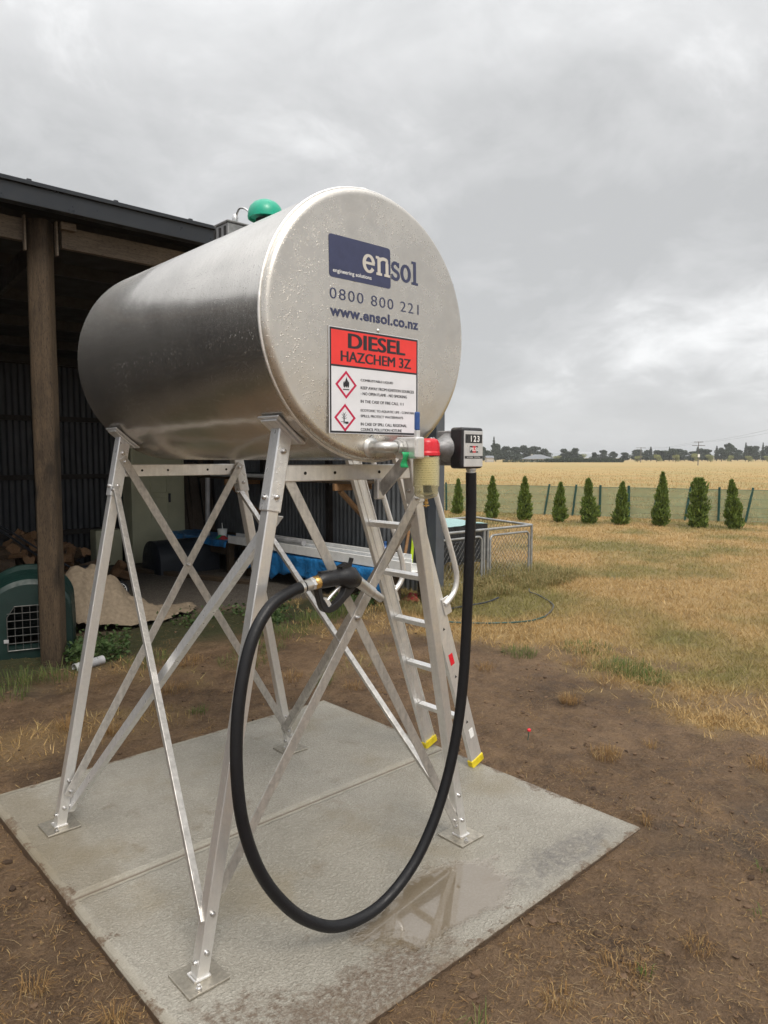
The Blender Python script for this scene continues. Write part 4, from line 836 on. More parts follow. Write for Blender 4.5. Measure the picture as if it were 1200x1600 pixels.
for lay_, (cnt, rx) in enumerate(((26, .95), (22, .82), (18, .68), (14, .5), (9, .34), (5, .2))):
    for k in range(cnt):
        a = rng.uniform(0, 2*math.pi); r = math.sqrt(rng.random())*rx; spots.append((2.75+r*math.cos(a)*1.35-.15, 9.25+r*math.sin(a)*.75, .05+lay_*.105))
for i, (x, y, z) in enumerate(spots):
    o = protos[i] if i < 5 else copy_tree(protos[rng.randrange(5)])
    o.location = (x, y, z); o.rotation_euler = (rng.uniform(0, 6.3), rng.uniform(-.35, .35) if i % 6 else rng.uniform(-1.2, -.7), rng.uniform(0, 6.3)); sc_ = rng.uniform(.9, 1.35); o.scale = (sc_,)*3
# lawn mower with spoked wheel
mo = thing('lawn_mower', (3.15, 8.15, -.03), 'black lawn mower with a pale spoked wheel parked by the firewood heap', 'lawn mower')
MB().bb((2.80, 8.05, .08), (3.20, 8.50, .24)).build('deck', M['tub'], mo, bevel=.03, seg=3); MB().bb((2.90, 8.18, .245), (3.10, 8.38, .36)).build('engine_cover', M['tub'], mo, bevel=.03, seg=3)
MB().bb((3.16, 8.02, .17), (3.26, 8.08, .235)).build('wheel_arm', M['grey_pl'], mo, bevel=.01)
for x, y in ((3.27, 8.0), (2.78, 8.0), (3.22, 8.5)):
    b = MB(); b.tube([(x+.105*math.cos(a), y, .075+.105*math.sin(a)) for a in np.linspace(0, 2*math.pi, 33)], .012, 8, False); wh = b.build('wheel', M['tub'], mo)
    MB().tube([(x+.092*math.cos(a), y, .075+.092*math.sin(a)) for a in np.linspace(0, 2*math.pi, 33)], .005, 6, False).build('rim', M['white'], wh)
    MB().cyl((x, y-.014, .075), (x, y+.014, .075), .022).build('hub', M['tub'], wh)
    for k in range(14): a = 2*math.pi*k/14; MB().tube([(x+.02*math.cos(a), y, .075+.02*math.sin(a)), (x+.09*math.cos(a), y, .075+.09*math.sin(a))], .0032, 5).build('spoke', M['white'], wh)
MB().tube(catmull([(2.86, 8.4, .2), (2.45, 8.15, .55), (2.05, 7.95, .86), (1.95, 7.9, .9)], 4), .011, 8).tube(catmull([(3.1, 8.5, .2), (2.6, 8.45, .55), (2.15, 8.30, .87), (1.95, 7.9, .9)], 4), .011, 8).build('handle', M['tub'], mo)
# white pvc pipe, cabinet, boards, tub
tag(MB().lathe([(.036, 0), (.036, .24), (.031, .24), (.031, 0), (.036, 0)], (1.90, 5.53, -.005), (.98, .18, .06), 20).build('pvc_pipe', M['grey_pl'], None, (1.9, 5.53, 0), sharp=30), 'short pale grey plastic pipe lying in the weeds at the timber post foot', 'pipe')
cb = thing('cream_cabinet', (4.95, 10.75, 0), 'tall cream enamelled cabinet with recessed door panels against the dark back wall', 'cabinet')
MB().bb((4.55, 10.55, -.02), (5.42, 10.88, 2.0)).build('body', M['cream'], cb, bevel=.012)
for a, c in (((4.86, 10.538, 1.06), (5.12, 10.549, 1.34)), ((4.86, 10.538, .66), (5.12, 10.549, .98)), ((4.60, 10.538, 1.45), (5.38, 10.549, 1.95))):
    b = MB(); r_ = .010
    p = [(a[0], a[2]), (c[0], a[2]), (c[0], c[2]), (a[0], c[2])]
    b.tube([(x, 10.545, z) for x, z in p+p[:1]], r_, 6); b.build('door_panel', M['cream'], cb)
MB().bb((5.14, 10.52, .90), (5.17, 10.549, 1.04)).build('handle', M['tub'], cb, bevel=.004)
tag(MB().bb((4.02, 10.62, -.02), (4.42, 10.86, .52)).build('pale_box', M['cream'], None, (4.2, 10.7, 0), bevel=.02), 'low pale box on the floor left of the cream cabinet', 'box')
for i, (x, ln, w_) in enumerate(((5.47, 1.66, .10), (5.58, 1.38, .07), (5.66, 1.52, .12), (5.78, 1.30, .08), (5.86, 1.58, .09), (5.96, 1.44, .07))):
    o = MB().bar((x, 10.52+.03*(i % 2), -.02), (x+.03*(i % 3-1), 10.84, ln), w_, .03, (0, -1, .2)).build('board', M['oldwood'], None, (x, 10.6, 0), bevel=.003)
    tag(o, 'grey old board leaning upright beside the cream cabinet', 'board', 'old boards leaning on the back wall')
b = MB(); n = 16; vs = []
for i, (x, s_) in enumerate(((4.36, .86), (4.38, 1), (5.28, 1), (5.32, .86))):
    for k in range(n+1): a = math.pi*k/n; vs.append((x, 9.55-.30*math.cos(a)*s_*(1), -.03+.46*s_*math.sin(a)**.6))
b.add(vs, [(i*(n+1)+k, (i+1)*(n+1)+k, (i+1)*(n+1)+k+1, i*(n+1)+k+1) for i in range(3) for k in range(n)]+[tuple(range(n+1)), tuple(range(3*(n+1), 4*(n+1)))[::-1]], True)
tag(b.build('plastic_trough', M['tub'], None, (4.8, 9.5, 0), sharp=35), 'upturned black plastic trough on the shed floor by the bench', 'trough')
tag(MB().bar((4.20, 10.2, .0), (4.95, 7.6, .0), .12, .06).build('floor_timber', M['bench'], None, (4.6, 8.9, 0), bevel=.006), 'long brown timber lying on the gravel edge inside the shed', 'timber')
# far bench with blue sheet, near trestle with gutters
fbn = thing('work_bench', (5.5, 9.8, 0), 'low wooden work bench along the side wall covered by a folded blue sheet', 'bench')
MB().bb((5.15, 8.7, .37), (5.95, 11-.15, .41)).build('bench_top', M['bench'], fbn, bevel=.004)
for x, y in ((5.2, 8.8), (5.9, 8.8), (5.2, 10.6), (5.9, 10.6)): MB().bb((x-.04, y-.04, -.05), (x+.04, y+.04, .37)).build('leg', M['bench'], fbn)
MB().bb((5.16, 8.85, .24), (5.19, 10.6, .34)).build('apron', M['bench'], fbn)
def sheet(name, x0, x1, y0, y1, z, drop, mat, label, cat, ragged=.12, seed=0):
    """sheet lying on a flat top (z) with a ragged skirt hanging over its x0 side"""
    b = MB(); nu, nv = 40, 26; vs = []; w_ = x1-x0
    for i in range(nu+1):
        y = y0+(y1-y0)*i/nu; dr_ = drop*(.55+.6*abs(nz(y, seed, 1.3))+ragged*nz(y, seed, 5))
        for k in range(nv+1):
            t = (w_+dr_)*k/nv
            if t < w_: x, zz = x1-t, z+.012+.018*abs(nz(x1-t, y, 6, seed))
            else: x, zz = x0-.012-.05*abs(nz(y, t, 6, seed))*(t-w_)/max(.05, dr_)-.012*math.sin(y*23), z+.012-(t-w_)
            vs.append((x, y, zz))
    b.add(vs, [(i*(nv+1)+k, (i+1)*(nv+1)+k, (i+1)*(nv+1)+k+1, i*(nv+1)+k+1) for i in range(nu) for k in range(nv)], True)
    o = b.build(name, mat, None, ((x0+x1)/2, (y0+y1)/2, z), sharp=70); o.modifiers.new('s', 'SOLIDIFY').thickness = .003
    return tag(o, label, cat)
sheet('folded_sheet', 5.12, 5.6, 8.75, 10.6, .425, .14, M['tarpblue'], 'blue plastic sheet folded over the far bench top', 'plastic sheet', .1, 4)
cu_ = thing('paper_cup', (5.28, 9.15, .455), 'white cup with a stirring stick standing on the blue covered bench', 'cup')
MB().lathe([(0, 0), (.062, 0), (.072, .11), (.074, .115), (.068, .113), (.06, .01), (0, .008)], (5.28, 9.15, .455), (0, 0, 1), 22).build('cup', M['white'], cu_); MB().tube([(5.29, 9.15, .47), (5.265, 9.13, .66)], .006, 6).build('stick', M['white'], cu_)
for nm, x, y, mm, lb in (('glove', 5.20, 8.98, 'red_cloth', 'crumpled red glove lying beside the white cup'), ('glove', 5.22, 9.10, 'green_tag', 'crumpled green glove lying in front of the white cup')):
    b = MB(); n = 9; vs = [(x+.10*(i/n-.5)*1.3, y+.16*(k/n-.5), .445+.045*max(0, 1-((i/n-.5)**2+(k/n-.5)**2)*4)*(1+.6*nz(i, k, .5))) for i in range(n+1) for k in range(n+1)]
    b.add(vs, [(i*(n+1)+k, (i+1)*(n+1)+k, (i+1)*(n+1)+k+1, i*(n+1)+k+1) for i in range(n) for k in range(n)], True); tag(b.build(nm, M[mm], None, (x, y, .445)), lb, 'glove')
tr = thing('trestle_bench', (5.5, 6.9, 0), 'low rough timber trestle carrying white gutter lengths along the side wall', 'trestle')
MB().bb((5.22, 5.32, .33), (5.72, 8.55, .37)).build('bench_top', M['bench'], tr, bevel=.004)
for y in (5.5, 7.0, 8.4):
    for x in (5.27, 5.67): MB().bb((x-.035, y-.035, -.05), (x+.035, y+.035, .33)).build('leg', M['bench'], tr)
sheet('blue_tarpaulin', 5.19, 5.74, 5.55, 8.35, .372, .40, M['tarpblue'], 'crinkled bright blue tarpaulin hanging in ragged folds below the white gutters', 'tarpaulin', .35, 9)
def gutter(p, q, label):
    pr = [(-.065, 0), (.065, 0), (.065, .085), (.050, .085), (.050, .076), (.057, .076), (.057, .008), (-.057, .008), (-.057, .095), (-.040, .095), (-.040, .104), (-.065, .104)]
    b = MB(); p, q = Vector(p), Vector(q); d = (q-p).normalized(); sd = d.cross(Vector((0, 0, 1))).normalized(); n = len(pr)
    vs = [o+sd*a+Vector((0, 0, c)) for o in (p, q) for a, c in pr]; b.add(vs, [(i, (i+1) % n, n+(i+1) % n, n+i) for i in range(n)])
    for o in (0, n): b.add([vs[o+i] for i in range(n)], [(0, 1, 6, 7), (1, 2, 5, 6), (2, 3, 4, 5), (0, 7, 8, 11), (8, 9, 10, 11)])
    tag(b.build('gutter_length', M['pvc'], None, ((p+q)/2)[:]), label, 'gutter', 'white gutter lengths on the trestle')
gutter((5.30, 5.24, .395), (5.20, 8.75, .415), 'white plastic gutter length lying on the outer edge of the blue tarpaulin')
gutter((5.47, 5.52, .40), (5.42, 8.9, .42), 'white plastic gutter length lying between two others on the tarpaulin')
gutter((5.64, 5.70, .42), (5.62, 8.6, .43), 'white plastic gutter length lying nearest the corrugated side wall')
tag(MB().cyl((5.30, 7.2, .535), (5.34, 8.3, .545), .035, 14).build('grey_pipe', M['grey_pl'], None, (5.32, 7.7, .54)), 'grey plastic pipe lying on top of the white gutters', 'pipe')
# wall shelf on timber brackets
shf = thing('wall_shelf', (5.8, 8.2, 1.25), 'rough timber wall shelf on raw orange brackets above the blue tarpaulin', 'shelf')
for k, y in enumerate((6.75, 9.3)):
    br_ = MB().bb((5.42, y-.022, 1.20), (6.02, y+.022, 1.285)).build('bracket', M['raw'], shf, bevel=.003)
    MB().bar((5.52, y, 1.195), (6.03, y, .74), .042, .07, (0, 1, 0)).build('bracket_strut', M['raw'], br_, bevel=.003)
for k in range(3): MB().bb((5.45+k*.19, 6.4, 1.287), (5.62+k*.19, 10.2, 1.315)).build('shelf_board', M['bench'], shf, bevel=.003)
for i, (x, z, r, mm, lb) in enumerate(((5.52, 1.345, .028, 'pvc', 'white plastic pipe lying along the front of the wall shelf'), (5.62, 1.355, .038, 'tub', 'black plastic pipe lying along the wall shelf'), (5.74, 1.345, .03, 'bench', 'round brown pole lying at the back of the wall shelf'))):
    tag(MB().cyl((x, 6.45+.2*i, z), (x+.02, 9.9, z), r, 14).build('stored_pipe', M[mm], None, (x, 8, z)), lb, 'pipe')
tag(MB().cyl((5.30, 9.62, -.03), (5.32, 9.62, 1.30), .035, 16).build('pipe_prop', M['grey_pl'], None, (5.3, 9.62, 0)), 'upright pale grey pipe standing in front of the shelf and bench', 'pipe')
for sx_, (x, z, s_) in enumerate(((5.6, 1.33, .16), (5.78, 1.33, .22))):
    pass
# tools by the corner column
ax = thing('garden_axe', (5.85, 6.0, .4), 'wooden handled axe leaning on the corrugated wall by the corner column', 'axe')
MB().tube(catmull([(5.72, 5.85, .385), (5.80, 5.87, .62), (5.86, 5.88, .86), (5.87, 5.88, .93)], 5), .019, 10).build('handle', M['raw'], ax); MB().bb((5.80, 5.86, .885), (5.96, 5.90, .955)).build('head', M['cast'], ax, bevel=.008)
tag(MB().bar((5.80, 5.80, .385), (5.90, 5.86, .78), .035, .016, (0, -1, .2)).build('spirit_level', M['lime'], None, (5.82, 5.8, .38), bevel=.004), 'lime yellow strip tool leaning beside the wooden axe handle', 'tool')
tag(MB().lathe([(0, 0), (.045, 0), (.047, .01), (.047, .15), (.03, .19), (.016, .20), (.016, .225), (.019, .226), (.019, .245), (0, .246)], (5.62, 6.05, .385), (0, 0, 1), 20).build('drink_bottle', M['bottle'], None, (5.62, 6.05, .385)), 'dark blue bottle standing on the trestle end near the wall', 'bottle')
# odds on the ground by the ladder
b = MB(); n = 14; vs = []
for i in range(n+1):
    for k in range(n+1):
        u, v_ = i/n-.5, k/n-.5; vs.append((5.72+.46*u, 5.62+.34*v_, gz(5.7, 5.6)+.008+.09*max(0, 1-(u*u+v_*v_)*4.2)*(.7+.9*abs(nz(i, k, .35, 3)))))
b.add(vs, [(i*(n+1)+k, (i+1)*(n+1)+k, (i+1)*(n+1)+k+1, i*(n+1)+k+1) for i in range(n) for k in range(n) if (i/n-.5)**2+(k/n-.5)**2 < .22], True); tag(b.build('red_rag', M['red_cloth'], None, (5.7, 5.6, 0)), 'crumpled red rag lying in the grass at the trestle end', 'rag')
sp_ = thing('hose_sprinkler', (4.85, 4.86, 0), 'small black and orange garden hose nozzle lying on the ground behind the ladder', 'hose nozzle')
gz0 = gz(4.8, 4.85)+.03
for nm, p0, p1, r0, r1, mm in (('nozzle_head', (4.76, 4.92, gz0+.012), (4.79, 4.895, gz0+.012), .034, .036, 'orange'), ('grip', (4.792, 4.893, gz0+.01), (4.87, 4.83, gz0), .028, .018, 'black'), ('connector', (4.872, 4.828, gz0), (4.90, 4.805, gz0-.004), .021, .021, 'orange'), ('coupling', (4.902, 4.803, gz0-.004), (5.0, 4.72, gz0-.008), .017, .012, 'black')): MB().cyl(p0, p1, r0, 16, r1).build(nm, M[mm], sp_)
def ground_line(pts, r, dz=.0): return catmull([(x, y, gz(x, y)+r+dz) for x, y in pts], 8)
tag(MB().tube(ground_line([(5.0, 4.72), (5.25, 4.45), (5.5, 4.2), (5.75, 4.1), (6.0, 4.1)], .009, .012), .008, 8).build('garden_hose', M['fencegreen'], None, (5.4, 4.4, 0)), 'thin dark green garden hose lying on the grass right of the ladder', 'garden hose')
tag(MB().tube(ground_line([(6.0, 4.1), (6.35, 4.25), (6.6, 4.42), (6.9, 4.8), (7.0, 5.0), (7.15, 5.12)], .009, .012), .008, 8).build('lawn_cable', M['wiredark'], None, (6.6, 4.5, 0)), 'thin grey cable curving over the dry lawn', 'cable')
tag(MB().tube(ground_line([(5.35, 4.95), (5.7, 5.0), (6.1, 4.95), (6.4, 5.0)], .008, .02), .010, 8).build('black_pipe', M['tub'], None, (5.8, 5.0, 0)), 'thin black irrigation pipe lying in front of the wire run', 'pipe')
for lb, x, y, mm in (('tiny red flower bud standing in the soil right of the ladder', 3.32, 2.37, 'red'), ):
    o = thing('red_bud', (x, y, gz(x, y)), lb, 'flower'); MB().tube([(x, y, gz(x, y)), (x+.01, y, gz(x, y)+.05)], .0025, 5).build('stem', M['fencegreen'], o); MB().lathe([(0, 0), (.011, .004), (.012, .012), (.006, .018), (0, .019)], (x+.01, y, gz(x, y)+.048), (0, 0, 1), 10).build('petals', M['red'], o)

# ================================================================== WIRE DOG RUN AND COVERED CRATE
run = thing('dog_run', (7.6, 6.4, -.03), 'low chain link dog run of weathered galvanised gates beside the shed corner', 'dog run')
def chain_link(p, q, z0, z1, parent, pitch=.072):
    p, q = Vector(p), Vector(q); d = (q-p); Lx = d.length; d.normalize(); H = z1-z0; slope = 1.25; b = MB()
    for sg in (1, -1):
        k = -int(H/slope/pitch)-1
        while k*pitch < Lx+H/slope:
            t0 = k*pitch; a, c = 0, H
            fx = lambda h: t0+h/slope if sg > 0 else t0+(H-h)/slope
            hs_ = [h for h in (0, H)];
            lo, hi = (max(0, -t0*slope), min(H, (Lx-t0)*slope)) if sg > 0 else (max(0, H-(Lx-t0)*slope), min(H, H+t0*slope))
            if hi-lo > .02:
                A_, B_ = p+d*fx(lo)+Vector((0, 0, z0+lo)), p+d*fx(hi)+Vector((0, 0, z0+hi)); off = Vector((-d.y, d.x, 0))*.003*sg
                b.tube([A_+off, B_+off], .0018, 3, False)
            k += 1
    return b.build('chain_link', M['wiredark'], parent, sharp=10)
def gate(p, q, h, r=.016, arch_=True):
    p, q = Vector(p), Vector(q); d = (q-p).normalized(); c = .07
    pts = [p]+[p+Vector((0, 0, h-c))]+[p+d*(c-c*math.cos(R(a)))+Vector((0, 0, h-c+c*math.sin(R(a)))) for a in range(15, 91, 15)]+[q-d*(c-c*math.sin(R(a)))+Vector((0, 0, h-c+c*math.cos(R(a)))) for a in range(0, 90, 15)]+[q+Vector((0, 0, h-c)), q]
    b = MB().tube(pts, r, 8).tube([p+Vector((0, 0, .03)), q+Vector((0, 0, .03))], r*.9, 8)
    f = b.build('gate_frame', M['tubegal'], run, sharp=60); chain_link(p[:], q[:], .03, h-.02, f); return f
A_, B_, C_ = Vector((6.38, 5.98, -.03)), Vector((8.32, 5.93, -.03)), Vector((8.75, 7.35, -.03)); dAB = (B_-A_).normalized()
for p in (A_, A_+dAB*.93, A_+dAB*1.0, B_): MB().cyl(p, p+Vector((0, 0, .70)), .017, 10).build('post', M['tubegal'], run)
for p in (C_, C_+Vector((-2.0, .05, 0))): MB().cyl(p, p+Vector((0, 0, .68)), .016, 10).build('post', M['tubegal'], run)
for p, q in ((A_, B_), (B_, C_), (C_, C_+Vector((-2.0, .05, 0)))): MB().cyl(p+Vector((0, 0, .685)), q+Vector((0, 0, .685)), .018, 10).build('top_rail', M['tubegal'], run)
gate(A_+dAB*.05, A_+dAB*.88, .60); gate(A_+dAB*1.05, B_-dAB*.06, .60)
chain_link(B_[:], C_[:], 0, .68, run); chain_link(C_[:], (C_+Vector((-2.0, .05, 0)))[:], 0, .66, run)
cr = thing('covered_crate', (7.35, 6.95, 0), 'black wrapped crate with a pale teal sheet over its top inside the wire run', 'crate')
b = MB(); n = 26; vs = []; X0, X1, Y0_, Y1_ = 6.62, 8.05, 6.50, 7.35
for i in range(n+1):
    for k in range(n+1): x, y = X0+(X1-X0)*i/n, Y0_+(Y1_-Y0_)*k/n; vs.append((x, y, .675+.03*nz(x, y, 2.2, 3)+.012*nz(x*.6, y, 9, 1)-.03*math.exp(-((x-7.0)/.3)**2)))
b.add(vs, [(i*(n+1)+k, (i+1)*(n+1)+k, (i+1)*(n+1)+k+1, i*(n+1)+k+1) for i in range(n) for k in range(n)], True); o = b.build('teal_sheet', M['tarpteal'], cr); o.modifiers.new('s', 'SOLIDIFY').thickness = .006
b = MB(); vs = []; per = [(X0+(X1-X0)*i/n, Y0_) for i in range(n)]+[(X1, Y0_+(Y1_-Y0_)*i/n) for i in range(n)]+[(X1-(X1-X0)*i/n, Y1_) for i in range(n)]+[(X0, Y1_-(Y1_-Y0_)*i/n) for i in range(n)]; m = len(per)
for j_ in range(7):
    for i, (x, y) in enumerate(per):
        nx_ = (x-(X0+X1)/2)/((X1-X0)/2); s_ = .03*nz(i, j_, .22, 2)*(1 if 0 < j_ else .4); zz = .66-(.66-.10-.14*abs(nz(i, 1, .13)))*j_/6
        vs.append((x+s_*nx_, y+s_, zz+.03*nz(x, y, 2.2, 3)*(j_ == 0)))
b.add(vs, [(j_*m+i, j_*m+(i+1) % m, (j_+1)*m+(i+1) % m, (j_+1)*m+i) for j_ in range(6) for i in range(m)], True); b.build('black_wrap', M['polyblack'], cr, sharp=70)
for x, y in ((6.66, 6.54), (8.0, 6.54), (6.66, 7.3), (8.0, 7.3)): MB().bb((x-.03, y-.03, -.05), (x+.03, y+.03, .64)).build('corner_post', M['bench'], cr)

# ================================================================== BOUNDARY FENCE AND CONIFERS
fe = thing('boundary_fence', (17.7, 10.3, -.03), 'long low boundary fence of dark green posts and pale green shade cloth before the field', 'fence')
fp0, fp1 = Vector((14.9, 18.7, -.03)), Vector((20.4, 2.3, -.03)); fd = (fp1-fp0).normalized(); FH = .82
b = MB(); n = 150; vs = []; Lf = (fp1-fp0).length
for i in range(n+1):
    o_ = fp0+fd*(Lf*i/n)
    for k in range(6): vs.append(o_+Vector((.025*nz(i, k, .3, 1), 0, .02+(FH-.02)*k/5+(.012*nz(i, 0, .2, 4) if k == 5 else 0))))
b.add(vs, [(i*6+k, (i+1)*6+k, (i+1)*6+k+1, i*6+k+1) for i in range(n) for k in range(5)], True); b.build('shade_cloth', M['shade'], fe)
for z in (FH, .58, .36, .14): MB().tube([fp0+fd*(Lf*i/12)+Vector((-.04, 0, z+.006*(i % 2))) for i in range(13)], .006 if z == FH else .003, 5).build('fence_wire', M['fencegreen'], fe)
for px, lean, wd in ((655, .03, 1), (700, -.02, 1), (811, .13, 1), (853, .14, 1), (897, .10, 1), (939.5, .01, 1.2), (985.5, -.02, 1.35), (1022, .15, .9), (1073, .14, 1.15), (1126, .0, 1.1), (1168, .17, 1.1), (1215, .05, 1.1), (1262, .0, 1.1)):
    t = (px-600)/1117; d_ = Vector((t*math.cos(YAW)+math.sin(YAW), -t*math.sin(YAW)+math.cos(YAW), 0))      # where the line of the fence passes
    den = d_.x*fd.y-d_.y*fd.x; k = (fp0.x*fd.y-fp0.y*fd.x)/den; p = d_*k+Vector((-.06, 0, -.05)); side = Vector((math.cos(YAW), -math.sin(YAW), 0))
    MB().bar(p, p+side*lean+Vector((0, 0, .90)), .046*wd, .04, (1, 0, 0)).build('post', M['fencegreen'], fe, bevel=.005)
def rand_unit(n): v = NR.normal(size=(n, 3)); return v/np.linalg.norm(v, axis=1)[:, None]
def sprays(C, dirs, size, asp=.5):
    """leaf-like quads at C pointing along dirs"""
    n = len(C); s_ = np.cross(dirs, rand_unit(n)); s_ /= np.linalg.norm(s_, axis=1)[:, None]; sz = (size*NR.uniform(.6, 1.3, n))[:, None]
    return np.stack([C-dirs*sz*.5, C+s_*sz*asp*.5, C+dirs*sz*.6, C-s_*sz*asp*.5], 1)
def conifer(x, y, h, wd, label, kind=0, seed=0):
    z0 = gz(x, y)-.01; root = thing('young_conifer', (x, y, z0), label, 'conifer', 'young conifers planted along the fence'); r_ = np.random.default_rng(seed)
    n = 2600; t = r_.random(n)**1.15; a = r_.uniform(0, 2*math.pi, n)
    def rad(t, a):
        base = np.interp(t, [0, .05, .22, .55, .8, .95, 1], [.62, .95, 1, .72, .42, .16, .02])
        if kind == 1: base = np.interp(t, [0, .05, .3, .55, .60, .72, .85, .95, 1], [.7, .95, 1, .78, .42, .40, .42, .25, .05])+np.where((t < .38) & (t > .12) & (np.cos(a-YAW*-1) > .6), .35, 0)
        if kind == 2: base = np.interp(t, [0, .06, .3, .7, .92, 1], [.7, .9, 1, .78, .62, .35])
        lump = np.array([noise.noise(Vector((math.cos(q)*1.6+seed, math.sin(q)*1.6, p*8))) for q, p in zip(a, t)])
        return base*(1+.7*lump)
    rr = rad(t, a)*wd/2*np.sqrt(r_.uniform(.35, 1.05, n)); C = np.stack([rr*np.cos(a), rr*np.sin(a), .03+t*h], 1)
    dr_ = np.stack([np.cos(a)*.55, np.sin(a)*.55, np.full(n, .85)], 1)+r_.normal(size=(n, 3))*.35; dr_ /= np.linalg.norm(dr_, axis=1)[:, None]
    V = sprays(C, dr_, np.full(n, .095), .36)
    tp = np.stack([r_.normal(size=14)*.008, r_.normal(size=14)*.008, h*(.94+r_.random(14)*.12)], 1); V = np.concatenate([V, sprays(tp, np.tile([[0, 0, 1.]], (14, 1)), np.full(14, .05), .25)])
    tris_mesh('crown', V, M['conifer'], root, loc=(x, y, z0))
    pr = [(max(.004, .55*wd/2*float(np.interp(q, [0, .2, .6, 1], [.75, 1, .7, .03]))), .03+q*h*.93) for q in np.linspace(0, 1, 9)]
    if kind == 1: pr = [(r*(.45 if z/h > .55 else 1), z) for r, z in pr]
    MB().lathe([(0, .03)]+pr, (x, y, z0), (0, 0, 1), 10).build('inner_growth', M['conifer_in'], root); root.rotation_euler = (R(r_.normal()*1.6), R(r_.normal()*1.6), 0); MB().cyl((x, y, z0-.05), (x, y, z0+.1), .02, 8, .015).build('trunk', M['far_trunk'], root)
CN = [(715, 803, 53, 18, 0, 'narrow young conifer standing left of the hanging black hose'), (769, 810, 64, 22, 0, 'young conifer just right of the hose and flow meter, above the wire run'), (820, 813, 66, 25, 0, 'tall pointed young conifer above the right end of the wire run'), (875, 816, 60, 22, 0, 'small plain conical young conifer right of the wire run corner'), (922, 818, 68, 26, 1, 'young conifer with a narrow twisted top and a side lobe'), (971, 820, 65, 26, 0, 'stout conical young conifer between two upright dark fence posts'), (1034, 822, 82, 28, 0, 'tallest young conifer with a long thin pointed tip'), (1092, 824, 75, 33, 2, 'broadest young conifer with a blunt flat top'), (1149, 826, 74, 28, 0, 'rightmost young conifer with a bare thin leader at its tip')]
for i, (px, by, hp, wp, kd, lb) in enumerate(CN):
    d_ = 1.62*1117*1.0029/(by-715)*1.0; x, y = at(px, d_); conifer(x, y, hp*d_/1117, wp*.84*d_/1117, lb, kd, i+3)
    if i in (6, 8): pass

# ================================================================== FAR TREES, HOUSE, HEDGE, POLES
def far_tree_proto(nm, kind, mat):
    r_ = np.random.default_rng(kind*7+1); root = thing(nm, (0, 0, 0), 'x', 'tree'); Cs = []
    if kind in (0, 1):      # rounded pine / shelter tree: overlapping lobes
        for k in range(20 if kind == 0 else 15):
            a = r_.uniform(0, 6.3); hh = r_.uniform(.20, .84); rr = (.32 if hh < .65 else .20)*r_.uniform(.2, 1.0); c = np.array([rr*math.cos(a), rr*math.sin(a), hh]); s_ = r_.uniform(.13, .24)*(1 if hh < .7 else .75)
            q = rand_unit(150)*np.cbrt(r_.random((150, 1)))*s_*np.array([1, 1, .8]); Cs.append(c+q)
        C = np.concatenate(Cs); S_ = .075
    elif kind == 2:         # spired conifer
        n = 1300; t = r_.random(n)**.9; a = r_.uniform(0, 6.3, n); tier = .72+.28*np.cos(t*46); rr = (1-t)**.8*.26*tier*np.sqrt(r_.uniform(.2, 1, n)); C = np.stack([rr*np.cos(a), rr*np.sin(a), .08+t*.92], 1); S_ = .06
    else:                   # pale bushy round tree
        for k in range(8):
            c = np.array([*(r_.normal(size=2)*.16), r_.uniform(.22, .78)]); Cs.append(c+rand_unit(120)*np.cbrt(r_.random((120, 1)))*.22)
        C = np.concatenate(Cs); S_ = .07
    V = sprays(C, rand_unit(len(C)), np.full(len(C), S_), .8); tris_mesh('crown', V, M[mat], root)
    b = MB().tube([(0, 0, -.02), (.01, 0, .2), (-.01, .01, .45), (0, 0, .7)], [.028, .022, .016, .005], 7)
    for k in range(4): a = k*1.7; b.tube([(0, 0, .25+.09*k), (.14*math.cos(a), .14*math.sin(a), .42+.09*k)], [.011, .004], 5)
    b.build('trunk', M['far_trunk'], root); return root
PT = {}
def far_tree(kind, px, base, top, wpx, d, label, group, cat='tree'):
    nm = {0: 'shelter_tree', 1: 'shelter_tree', 2: 'pine_tree', 3: 'pale_tree'}[kind]
    if kind not in PT: o = PT[kind] = far_tree_proto(nm, kind, 'far_light' if kind == 3 else 'far_dark')
    else: o = copy_tree(PT[kind])
    h = 1.6-(top-715)*d/1117+.03; x, y = at(px, d); wd = wpx*d/1117/.72
    o.location = (x, y, -.03); o.scale = (wd, wd, h); o.rotation_euler.z = rng.uniform(0, 6.3); tag(o, label, cat, group)
gA, lA = 'dark trees around the far house', 'dark tree of the grove behind and left of the far grey roofed house'
for k, px, tp, wp, d in ((0, 752, 697, 20, 300), (2, 771, 683, 17, 290), (0, 774, 692, 22, 300), (0, 790, 696, 24, 310), (0, 806, 697, 26, 320), (1, 818, 695, 24, 330), (0, 835, 696, 26, 345), (0, 848, 700, 20, 350), (1, 760, 703, 22, 280), (0, 826, 700, 30, 460), (0, 852, 703, 18, 460)): far_tree(k, px, 0, tp, wp, d, lA, gA)
for k, px, tp, wp, lb in ((0, 880, 700, 18, 'dark rounded tree standing alone right of the far house'), (0, 897, 699, 20, 'second dark rounded tree right of the far house, beside a paler bush'), (3, 908, 708, 14, 'pale green bushy tree between two dark groups right of the far house'), (3, 868, 711, 14, 'low pale green bush beside the right end of the far house roof')): far_tree(k, px, 0, tp, wp, 300, lb, None)
for k, px, tp, wp in ((0, 928, 706, 14), (0, 941, 702, 16), (1, 957, 705, 15), (0, 974, 706, 18)): far_tree(k, px, 0, tp, wp, 310, 'dark tree in the small row behind the end of the far hedge', 'dark trees behind the end of the far hedge')
gB, lB = 'dark trees of the shelter belt on the right horizon', 'dark tree in the long shelter belt along the right horizon'
